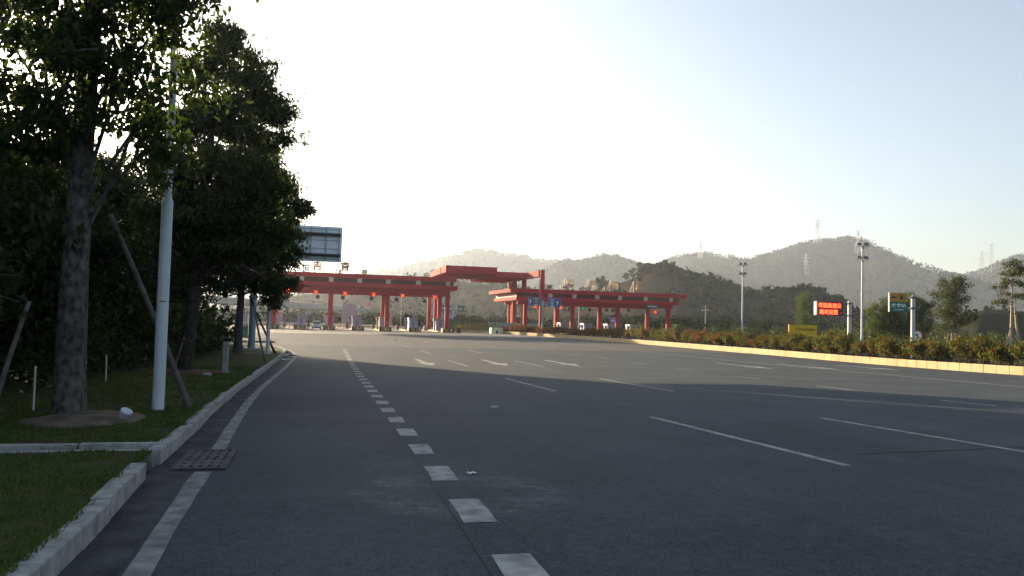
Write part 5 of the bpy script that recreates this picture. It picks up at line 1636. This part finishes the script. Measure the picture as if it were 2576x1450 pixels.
# elevated motorway behind the station ---------------------------------------
hw = thing('elevated_highway', (40, 520, GZ), 'grey elevated motorway crossing behind the toll canopies', 'motorway')
A_, B_ = Vector((-160, 90, 7.3)), Vector((140, 830, 7.3))
A_, B_ = Vector((-70, 125 + 85, 7.4)), Vector((175, 1030, 7.2))
A_ = Vector((-45, 240, 7.4))
d_ = (B_ - A_); d_.z = 0; Lh = d_.length; d_.normalize(); n_ = Vector((-d_.y, d_.x, 0))
def hbox(s0, s1, a0, a1, z0, z1):
    mb = MB()
    P = [A_ + d_ * s + n_ * a for s, a in ((s0, a0), (s1, a0), (s1, a1), (s0, a1))]
    return mb.add([(p.x, p.y, z0) for p in P] + [(p.x, p.y, z1) for p in P], [(0, 3, 2, 1), (4, 5, 6, 7), (0, 1, 5, 4), (1, 2, 6, 5), (2, 3, 7, 6), (3, 0, 4, 7)])
part(hbox(0, Lh, -6, 6, 4.9, 6.2), 'deck', M['highway'], hw)
for s in (-1, 1): part(hbox(0, Lh, s * 6 - .2, s * 6 + .2, 6.2, 7.0), 'parapet', M['highway'], hw)
for s in (-1, 1): part(hbox(0, Lh, s * 6 - .06, s * 6 + .06, 7.25, 7.4), 'handrail', M['rail'], hw)
q = 8
while q < Lh:
    for a in (-3.5, 3.5):
        part(hbox(q - .7, q + .7, a - .7, a + .7, -1.2, 4.9), 'pier', M['highway'], hw)
    q += 32
t = thing('truck', A_ + d_ * 262 + n_ * -3.4 + Vector((0, 0, -1.2)), 'long red lorry on the elevated motorway', 'lorry')
t.rotation_euler = (0, 0, math.atan2(d_.y, d_.x))
MB().cbox(-8.6, 5.6, -1.25, 1.25, 1.2, 4.4, .05).build('cargo_box', M['truck_red'], t)
MB().cbox(6.0, 8.4, -1.2, 1.2, .6, 3.4, .2).build('cab', M['truck_red'], t)
MB().box(7.2, 8.43, -1.1, 1.1, 2.2, 3.1).build('windscreen', M['glass'], t)
for xx in (-7, -5.7, 2.5, 7.2):
    for s in (-1, 1): MB().tube((xx, s * 1.2, .5), (xx, s * .85, .5), .5, n=14).build('wheel', M['tyre'], t)

# ================================================================== PLANTED BED AND RIGHT SIDE
def shrub(label, hl, seed, colmix):
    """flowering shrub about 1.6 m tall with bare stems showing below; origin at its foot"""
    t = thing('bougainvillea_shrub', (0, 0, 0), label, 'shrub', 'flowering shrubs of the planted bed')
    st_ = MB()
    for k in range(9):
        a = random.uniform(0, 6.28); r = random.uniform(.05, .5)
        st_.path(limb((math.cos(a) * r * .8, math.sin(a) * r, -.05), (math.cos(a) * r * 1.6, math.sin(a) * r * 1.7, random.uniform(.6, 1.2)), .1, 3), [.03, .024, .016, .01], 5, cap=False)
    st_.build('stems', M['bark_dark'], t)
    lob = [((random.uniform(-.35, .35), random.uniform(-.5, .5), random.uniform(.55, 1.0) * hl), (random.uniform(.5, .8), random.uniform(.6, .95), random.uniform(.28, .42) * hl)) for _ in range(5)]
    C, cc = lobes_points(lob, 74, 24, .15, .55, .8)
    C = C[C[:, 2] > .16]
    k = rng.random(len(C))
    V, F = leaf_quads(C, rng.uniform(.10, .17, len(C)), .6, .2)
    mi = np.where(k < colmix[0], 0, 1)
    o = raw_mesh('foliage', V, F, [M['hedge_leaf'], M['hedge_rust']], t, mats_idx=mi); o['kind'] = 'stuff'
    sel = cc[rng.choice(len(cc), colmix[1], replace=False)] if colmix[1] else np.zeros((0, 3))
    if len(sel):
        idx = np.repeat(np.arange(len(sel)), 9)
        P = sel[idx] + rng.normal(size=(len(idx), 3)) * .06 + np.array([0, 0, .1])
        V, F = leaf_quads(P, .10, .7, .0)
        o = raw_mesh('blossoms', V, F, M['hedge_red'], t); o['kind'] = 'stuff'
    # long shoots sticking out of the top
    sh = MB()
    for q in range(7):
        a = random.uniform(0, 6.28)
        sh.path(limb((random.uniform(-.4, .4), random.uniform(-.6, .6), hl * 1.0), (random.uniform(-.7, .7), random.uniform(-1, 1), hl * random.uniform(1.2, 1.55)), .15, 3), [.012, .01, .008, .004], 4, cap=False)
    s_ = sh.build('shoots', M['hedge_leaf'], t)
    return t
kinds = [('green bougainvillea shrub with a few scarlet flowers in the kerbed bed', 1.2, (.92, 3)), ('olive green shrub without flowers in the kerbed bed', 1.12, (.86, 0)), ('mixed green and rust-leaved shrub in the kerbed bed', 1.15, (.62, 2)),
         ('rust-brown leaved shrub in the kerbed bed', 1.02, (.30, 4)), ('tall loose green shrub with long shoots in the kerbed bed', 1.3, (.9, 1))]
protos = [shrub(l, h, i, c) for i, (l, h, c) in enumerate(kinds)]
used = [False] * 5
LMK = [(1400, 'below the blue lane signs'), (1500, 'before the second right column'), (1552, 'before the middle right column'), (1620, 'before the last back column'), (1680, 'before the last right column'), (1780, 'right of the canopy end'),
       (1869, 'at the farther floodlight pole'), (1940, 'left of the yellow board'), (2018, 'before the yellow board'), (2085, 'below the electronic sign'), (2137, 'at the electronic sign post'), (2171, 'at the nearer floodlight pole'),
       (2215, 'left of the toll sign'), (2258, 'below the toll sign'), (2297, 'at the toll sign post'), (2330, 'before the round sign'), (2395, 'before the leafy tree'), (2460, 'between the two right trees'), (2545, 'before the tiered tree')]
yy = 34.0
cnt = 0
while yy < 153:
    far = yy > 100
    for row, dx in ((0, 1.15), (1, 2.9)):
        k = random.choice([3, 3, 3, 2, 1] if yy > 108 else ([2, 1, 0, 3, 3, 2] if yy > 80 else [0, 1, 4, 2, 0, 1, 4]))
        o = protos[k] if not used[k] else copy_tree(protos[k])
        used[k] = True
        y = yy + random.uniform(-.3, .3) + row * .8
        o.location = (rkx(y) + dx + random.uniform(-.2, .2), y, g(y) + .46)
        o.rotation_euler = (0, 0, random.uniform(0, 6.28))
        s = random.uniform(.9, 1.15) * (.85 if yy > 120 else 1)
        o.scale = (s, s, s * random.uniform(.9, 1.12))
        cnt += 1
        u_ = px_u(o.location)
        kd = ['green shrub with scarlet flowers', 'olive green shrub', 'green and rust-leaved shrub', 'rust-brown leaved shrub', 'tall loose green shrub'][k]
        lm = min(LMK, key=lambda q: abs(q[0] - u_))
        o['label'] = kd + (' in front row ' if row == 0 else ' in back row ') + lm[1]
    yy += 1.75 if yy < 70 else 2.0
for k, u in enumerate(used):
    if not u: protos[k].location = (rkx(90) + 1.5, 90.5, g(90) + .46)

# floodlight poles on the right
floodlight_pole((60.46, 77, -1.05), 12.5, .15, .09, 'tall grey floodlight pole nearest on the right, between the electronic sign and the yellow-green sign', 'floodlight poles', heads=2, yaw=-.5, m=M['grey_metal'])
floodlight_pole((66.84, 114, -1.05), 12.9, .17, .10, 'farther grey floodlight pole rising beside the dark hill', 'floodlight poles', heads=2, yaw=-.5, m=M['grey_metal'])

# electronic sign
es = thing('electronic_sign', (63.4, 83, -1.05), 'black electronic message sign with two lines of red glowing characters', 'message sign')
z0 = 1.05
MB().lathe([(.27, -.1), (.24, 5.2 + z0), (0, 5.25 + z0)], n=16).build('post', M['grey_metal'], es)
bx = MB().cbox(-4.75, -1.15, -.32, .12, 3.38 + z0, 5.08 + z0, .04).build('cabinet', M['black'], es)
MB().box(-4.95, -4.752, -.36, .14, 3.40 + z0, 5.06 + z0).build('edge_panel', M['frame_white'], bx)
for k, zz in enumerate((4.90 + z0, 3.42 + z0)):
    MB().tube((-1.2, -.05, zz), (.35, 0, zz), .10, n=8).build('arm', M['dark_metal'], es)
    MB().lathe([(.42, zz - .07), (.42, zz + .07)], n=12).build('clamp', M['dark_metal'], es)
for body, cx, zz, wd in (('粤赣高速公', -3.05, 4.60 + z0, 3.15), ('路欢迎您', -3.2, 3.80 + z0, 2.55)):
    MB().box(cx - wd / 2 - .08, cx + wd / 2 + .08, -.327, -.321, zz - .37, zz + .37).build('bloom_strip', M['led_halo'], es)  # camera bloom of the characters, added as a dim glowing strip
    mb = MB(); add_text(mb, body, .60, cx, -.328, zz, .012, .03, wd); mb.build('glowing_text', M['led_red'], es)  # wider red copy paints the bloom round each character
    mb = MB(); add_text(mb, body, .60, cx, -.341, zz, .006, .004, wd); mb.build('glowing_text', M['led_text'] if 'led_text' in M else M.setdefault('led_text', mat('led_text', (.5, .15, .0), .5, .2, emit=(1, .24, .07), estr=.6)), es)
MB().box(-1.55, -1.3, -.33, -.321, 3.72 + z0, 3.78 + z0).build('cursor', M['led_red'], es)

# yellow and green toll ahead sign
ts_ = thing('toll_sign', (61.25, 70, -1.05), 'yellow and green toll sign on a grey cantilever post', 'road sign')
MB().lathe([(.22, -.1), (.20, 5.4 + z0), (.20, 5.42 + z0), (0, 5.55 + z0)], n=16).build('post', M['grey_metal'], ts_)
py = -.05
MB().box(-3.02, -.78, py - .1, py, 4.78 + z0, 5.70 + z0).build('yellow_panel', M['sign_yellow'], ts_)
gp = MB().box(-3.02, -.78, py - .1, py, 3.72 + z0, 4.77 + z0).build('green_panel', M['sign_green'], ts_)
MB().box(-3.12, -3.022, py - .14, py + .02, 3.70 + z0, 5.72 + z0).build('edge_strip', M['frame_white'], ts_)
mb = MB(); add_text(mb, '收费站', .42, -1.9, py - .101, 4.40 + z0, .008, .02, 1.75); mb.build('lettering', M['sign_white'], gp)
mb = MB(); add_text(mb, 'TOLL STATION', .14, -1.9, py - .101, 3.95 + z0, .008, .005, 1.15); mb.build('lettering', M['sign_white'], gp)
# pictograms: a car side on, and a booth with its barrier
c_ = MB().prism_y([(-2.85, 5.16 + z0), (-2.1, 5.16 + z0), (-2.1, 5.24 + z0), (-2.25, 5.27 + z0), (-2.4, 5.36 + z0), (-2.68, 5.36 + z0), (-2.85, 5.26 + z0)], py - .11, py - .101)
c_.build('car_symbol', M['sign_black'], ts_)
c_ = MB().prism_y([(-1.75, 5.0 + z0), (-1.42, 5.0 + z0), (-1.42, 5.42 + z0), (-1.36, 5.42 + z0), (-1.36, 5.48 + z0), (-1.81, 5.48 + z0), (-1.81, 5.42 + z0), (-1.75, 5.42 + z0)], py - .11, py - .101)
c_.add([(-1.42, py - .105, 5.12 + z0), (-.9, py - .105, 5.15 + z0), (-.9, py - .105, 5.20 + z0), (-1.42, py - .105, 5.18 + z0)], [(0, 1, 2, 3)])
c_.build('booth_symbol', M['sign_black'], ts_)
for zz in (5.30 + z0, 4.15 + z0):
    MB().tube((-.8, 0, zz), (.3, 0, zz), .075, n=8).build('arm', M['grey_metal'], ts_)
    MB().lathe([(.33, zz - .10), (.33, zz + .10)], n=12).build('clamp', M['dark_metal'], ts_)
# round no-turn sign
rn = thing('round_sign', (65.8, 74.5, -1.05), 'round white prohibition sign with a red rim low behind the shrubs', 'road sign')
MB().tube((0, .04, -.1), (0, .04, 2.75), .05, n=8).build('post', M['grey_metal'], rn)
disc(.68, -.03, 0, 2.25).build('rim', M['sign_red'], rn)
disc(.53, -.04, -.031, 2.25).build('face', M['sign_white'], rn)
mb = MB().prism_y([(-.08, 1.95), (.08, 1.95), (.08, 2.3), (.02, 2.45), (-.12, 2.45), (-.12, 2.58), (-.34, 2.4), (-.12, 2.22), (-.12, 2.33), (-.08, 2.28)], -.046, -.041); mb.build('symbol', M['sign_black'], rn)
# yellow notice board
yb = thing('notice_board', (54.8, 80, -1.05), 'wide yellow notice board half hidden behind the shrubs', 'notice board')
MB().box(-1.82, 1.82, -.08, 0, 1.5, 3.15).build('panel', M['board_yellow'], yb)
MB().box(-1.9, -1.822, -.1, .02, 1.4, 3.2).build('edge', M['sign_yellow'], yb)
for s in (-1, 1): MB().tube((s * 1.3, .06, -.1), (s * 1.3, .06, 2.6), .06, n=8).build('leg', M['grey_metal'], yb)
mb = MB(); add_text(mb, '收费车道减速慢行', .34, .35, -.081, 2.62, .008, .02, 2.6); mb.build('lettering', M['sign_red'] if False else M.setdefault('sign_brown', mat('sign_brown', (.16, .09, .01), .6, .2)), yb)
# blue lane signs before the right canopy
bs = thing('lane_sign', (40.45, 140, -.62), 'pair of blue lane signs with white arrows on one post', 'road sign')
b0 = .72
MB().lathe([(.17, -.3), (.16, 5.6 + b0), (0, 5.65 + b0)], n=14).build('post', M['rail_green'], bs)
for zz in (5.15, 4.75): MB().tube((-1.0, .05, zz + b0), (1.4, .05, zz + b0), .07, n=8).build('arm', M['grey_metal'], bs)
def blue(x0, x1, zlo, zhi, ax, dx0, dx1, rows, dm):
    p = MB().box(x0, x1, -.14, -.06, zlo + b0, zhi + b0).build('panel', M['sign_edge'], bs)
    MB().box(x0 + .06, x1 - .06, -.150, -.141, zlo + .06 + b0, zhi - .06 + b0).build('face', M['sign_blue'], p)
    zc = (zlo + zhi) / 2 + b0
    MB().prism_y([(ax - .08, zc - .36), (ax + .08, zc - .36), (ax + .08, zc + .12), (ax + .22, zc + .05), (ax, zc + .42), (ax - .22, zc + .05), (ax - .08, zc + .12)], -.160, -.151).build('arrow', M['sign_white'], p)
    MB().box(dx0, dx1, -.157, -.151, zlo + .1 + b0, zhi - .1 + b0).build('grey_field', dm, p)
    mb = MB()
    for i, (tx, w) in enumerate(rows):
        add_text(mb, tx, .26, (dx0 + dx1) / 2, -.158, zhi - .32 - i * (zhi - zlo - .55) / max(1, len(rows) - 1) + b0, .006, .01, w)
    mb.build('lettering', M['sign_white'], p)
blue(-2.89, -.45, 4.49 - 0, 6.13, -2.5, -2.1, -.65, (('出口匝道', .95), ('货车', .55), ('超限车', .8)), M['sign_dark'])
blue(.97, 3.43, 4.35, 6.0, 2.78, 1.35, 2.15, (('客车', .6), ('货车', .6), ('绿通', .6)), M.setdefault('sign_teal', mat('sign_teal', (.05, .16, .26), .5, .3)))

# trees on the right
z = -1.1
make_tree((72.9, 77, z), 'leafy roadside tree right of the yellow-green sign, with props at its foot', [(72.9, 77, z - .1), (72.85, 77, z + 3), (72.9, 77, z + 8.6)], .16, .05,
          [((72.7, 77, 7.3), (1.3, 1.3, 1.2)), ((73.9, 77, 7.1), (1.2, 1.2, .7)), ((72.0, 76.8, 5.9), (1.5, 1.4, 1.1)), ((73.9, 76.9, 5.3), (1.3, 1.4, .9)), ((71.8, 76.8, 4.2), (1.5, 1.5, 1.0)), ((73.2, 76.8, 3.4), (1.7, 1.5, 1.2)), ((71.9, 76.7, 2.3), (1.3, 1.3, .8)), ((74.4, 77, 3.0), (.9, 1, .7))],
          330, 34, .30, .21, M['leaf_bush'], M['bark_pale'], droop=.5, twigs=60)
make_tree((69.9, 66, z), 'tree at the right edge with tiers of flat foliage on split pale trunks', [(69.9, 66, z - .1), (69.85, 66, z + 3), (69.9, 66, z + 6), (70.0, 66, z + 9.8)], .20, .05,
          [((70.1, 66, 8.9), (.9, 1.0, .5)), ((69.0, 65.8, 7.9), (.8, .9, .35)), ((71.2, 66.2, 8.2), (1.0, 1.0, .45)), ((68.4, 66, 6.5), (.8, .8, .3)), ((69.9, 66.3, 7.1), (.8, .9, .3)), ((71.7, 66, 6.9), (1.0, .9, .4)), ((68.3, 65.9, 4.9), (.75, .7, .28)), ((70.9, 65.7, 5.6), (1.1, .9, .3)), ((69.3, 66.2, 5.8), (.5, .6, .2))],
          170, 26, .2, .20, M['leaf_bush'], M['bark_pale'], droop=.3, twigs=50)
for p0, p1_, l in (((67.4, 64.8, z), (69.6, 65.8, 2.6), 'long pale prop leaning against the tree at the right edge'), ((70.6, 65.2, z), (70.0, 65.9, 3.0), 'upright pale prop at the tree on the right edge'), ((71.2, 66, z), (70.3, 66, 4.4), 'thick second stem of the tree at the right edge'),
                   ((70.9, 76.2, z), (72.4, 76.9, 2.2), 'short pale prop left of the leafy roadside tree'), ((74.4, 76, z), (73.2, 76.9, 1.6), 'short pale prop right of the leafy roadside tree')):
    stake(p0, p1_, .075 if 'thick' not in l else .14, l, 'bark_pale')
make_tree((74.8, 87, z), 'dark dense bushy tree behind the yellow-green sign', [(74.8, 87, z - .1), (74.8, 87, z + 2), (74.9, 87, z + 5)], .14, .05,
          [((74.3, 87, 4.6), (2.3, 2.0, 1.5)), ((76.3, 87, 5.0), (2.0, 2.0, 1.3)), ((72.6, 86.8, 3.0), (1.6, 1.7, 1.6)), ((75.0, 86.5, 2.0), (2.9, 1.8, 1.9)), ((77.6, 87, 3.2), (1.6, 1.7, 1.8))], 520, 34, .33, .23, M['leaf_mid'], M['bark_dark'], droop=.3, twigs=30)
make_tree((71.2, 88, z), 'bright lime green sunlit tree left of the yellow-green sign', [(71.2, 88, z - .1), (71.2, 88, z + 2), (71.2, 88, z + 4)], .11, .04,
          [((71.3, 88, 4.1), (1.1, 1.2, 1.3)), ((71.0, 87.8, 2.4), (1.3, 1.3, 1.3)), ((71.7, 87.9, 1.1), (1.4, 1.3, 1.1))], 190, 34, .28, .20, M['leaf_lime'], M['bark_dark'], droop=.3, twigs=20)
make_tree((103, 150, z), 'lime green young tree on the dark mound left of the electronic sign', [(103, 150, z - .1), (103, 150, z + 4), (103, 150, z + 9)], .2, .06,
          [((103, 150, 7.8), (1.3, 1.4, 1.6)), ((103, 150, 5.0), (1.8, 1.8, 2.2)), ((103.5, 150, 2.2), (2.0, 1.9, 1.8))], 150, 30, .45, .36, M['leaf_lime'], M['bark_dark'], droop=.3, twigs=20)

# pylons and the lines between them
def pylon(loc, h, w, label, arms=3, y_type=False):
    t = thing('pylon', loc, label, 'pylon', 'power pylons on the hills')
    mb = MB()
    r = .34
    def q(s, k): return (s[0] * w / 2 * (1 - .86 * k), s[1] * w / 2 * (1 - .86 * k), h * k)
    cs = ((-1, -1), (1, -1), (1, 1), (-1, 1))
    lv = [0, .22, .42, .6, .75, .88, 1.0]
    for s in cs: mb.tube((s[0] * w / 2, s[1] * w / 2, -4), q(s, 1), r, r * .7, n=4)
    for a, b in zip(lv, lv[1:]):
        for i in range(4):
            s0, s1 = cs[i], cs[(i + 1) % 4]
            mb.tube(q(s0, a), q(s1, b), r * .55, n=3)
            mb.tube(q(s1, a), q(s0, b), r * .55, n=3)
    mb.build('lattice', M['pylon'], t)
    am = MB()
    for k in range(arms):
        zz = h * (.98 - .16 * k); L = h * (.20 + .03 * k)
        if y_type and k == 0:
            for s in (-1, 1): am.tube((0, 0, h * .9), (s * h * .22, 0, h * 1.12), r, n=4)
            continue
        for s in (-1, 1):
            am.tube((0, 0, zz), (s * L, 0, zz), r * .8, n=4)
            am.tube((0, 0, zz + h * .05), (s * L, 0, zz), r * .6, n=3)
    am.build('cross_arms', M['pylon'], t)
    return t
def ray_pt(u, v, Rr):
    d = _f + _r * ((u - 1288) / 1950) - _u * ((v - 725) / 1950)
    k = Rr / math.hypot(d.x, d.y)
    return Vector((d.x * k, d.y * k, CAM_H + d.z * k))
from mathutils.bvhtree import BVHTree
hill_objs = [o for o in col.objects if o.name.startswith('hill') and not o.name.startswith('hill_woods')]
trees_ = [BVHTree.FromPolygons([v.co[:] for v in o.data.vertices], [tuple(p.vertices) for p in o.data.polygons]) for o in hill_objs]
def on_hill(u, v):
    """where the hillside is met along a line of sight from the road"""
    d = (ray_pt(u, v, 1000) - cam.matrix_world.translation).normalized()
    hits = [h for h in (t.ray_cast(cam.matrix_world.translation, d) for t in trees_) if h[0] is not None and h[3] > 500]
    return min(hits, key=lambda h: h[3])[0] if hits else ray_pt(u, v, 1750)
PY = [(2056, 606, 45, 11, 'tall faint pylon on the mountain top', False), (2158, 640, 51, 10, 'forked pylon on the right shoulder of the mountain', True), (2027, 692, 44, 10, 'pale pylon halfway down the mountain face', False),
      (1762, 645, 30, 8, 'faint pylon above the saddle between both hills', False), (2470, 688, 56, 13, 'faint twin pylon at the far right, the shorter one', False), (2494, 684, 68, 13, 'faint twin pylon at the far right, the taller one', False)]
for u_, v_, h, w, l, yt in PY: pylon(on_hill(u_, v_) - Vector((0, 0, 1)), h, w, l, 3, yt)
pw = thing('power_lines', (635 * 1.7, 896 * 1.7, 235), 'faint power lines strung between the hill pylons', 'power lines')
tops = [o for o in col.objects if o.name.startswith('pylon') and o.type == 'EMPTY']
tp = [o.location + Vector((0, 0, 42)) for o in tops]
for (a, b) in ((tp[3], tp[0]), (tp[0], tp[4]), (tp[4], tp[5] + Vector((300, 60, 10)))):
    for dz in (0, -7):
        P = [a.lerp(b, k / 16) - Vector((0, 0, 14 * math.sin(PI * k / 16) - dz)) for k in range(17)]
        part(MB().path(P, .09, 3, cap=False), 'cable', M['cable'], pw)
# poles with lines low on the right of the station
up = thing('utility_pole', (92.5, 175, -1.1), 'small utility pole with a crossarm right of the right canopy', 'utility pole')
MB().lathe([(.16, -.1), (.12, 8), (0, 8.02)], n=8).build('pole', M['pale_post'], up)
MB().box(-1.0, 1.0, -.06, .06, 6.6, 6.75).build('crossarm', M['pale_post'], up)
for k in (-.9, -.3, .5, .95): MB().lathe([(.06, 6.75), (.07, 6.9), (0, 7.0)], k, 0, 8).build('insulator', M['pale_post'], up)

# ================================================================== HAZE
hz = MB().box(-2560, 3460, -330, 3660, -9, 262)
hz_o = hz.build('haze', None or bpy.data.materials.new('haze'))
hm = hz_o.data.materials[0]
hm.use_nodes = True
hm.node_tree.nodes.clear()
ho = hm.node_tree.nodes.new('ShaderNodeOutputMaterial')
hv = hm.node_tree.nodes.new('ShaderNodeVolumePrincipled')
hv.inputs['Color'].default_value = (.76, .86, 1.0, 1)
hv.inputs['Density'].default_value = HAZE_DENSITY
hv.inputs['Anisotropy'].default_value = .5
hm.node_tree.links.new(hv.outputs[0], ho.inputs['Volume'])
tag(hz_o, 'pale dusty evening haze filling the valley', kind='stuff')
if _to.name in col.objects: col.objects.unlink(_to)
bpy.data.objects.remove(_to)
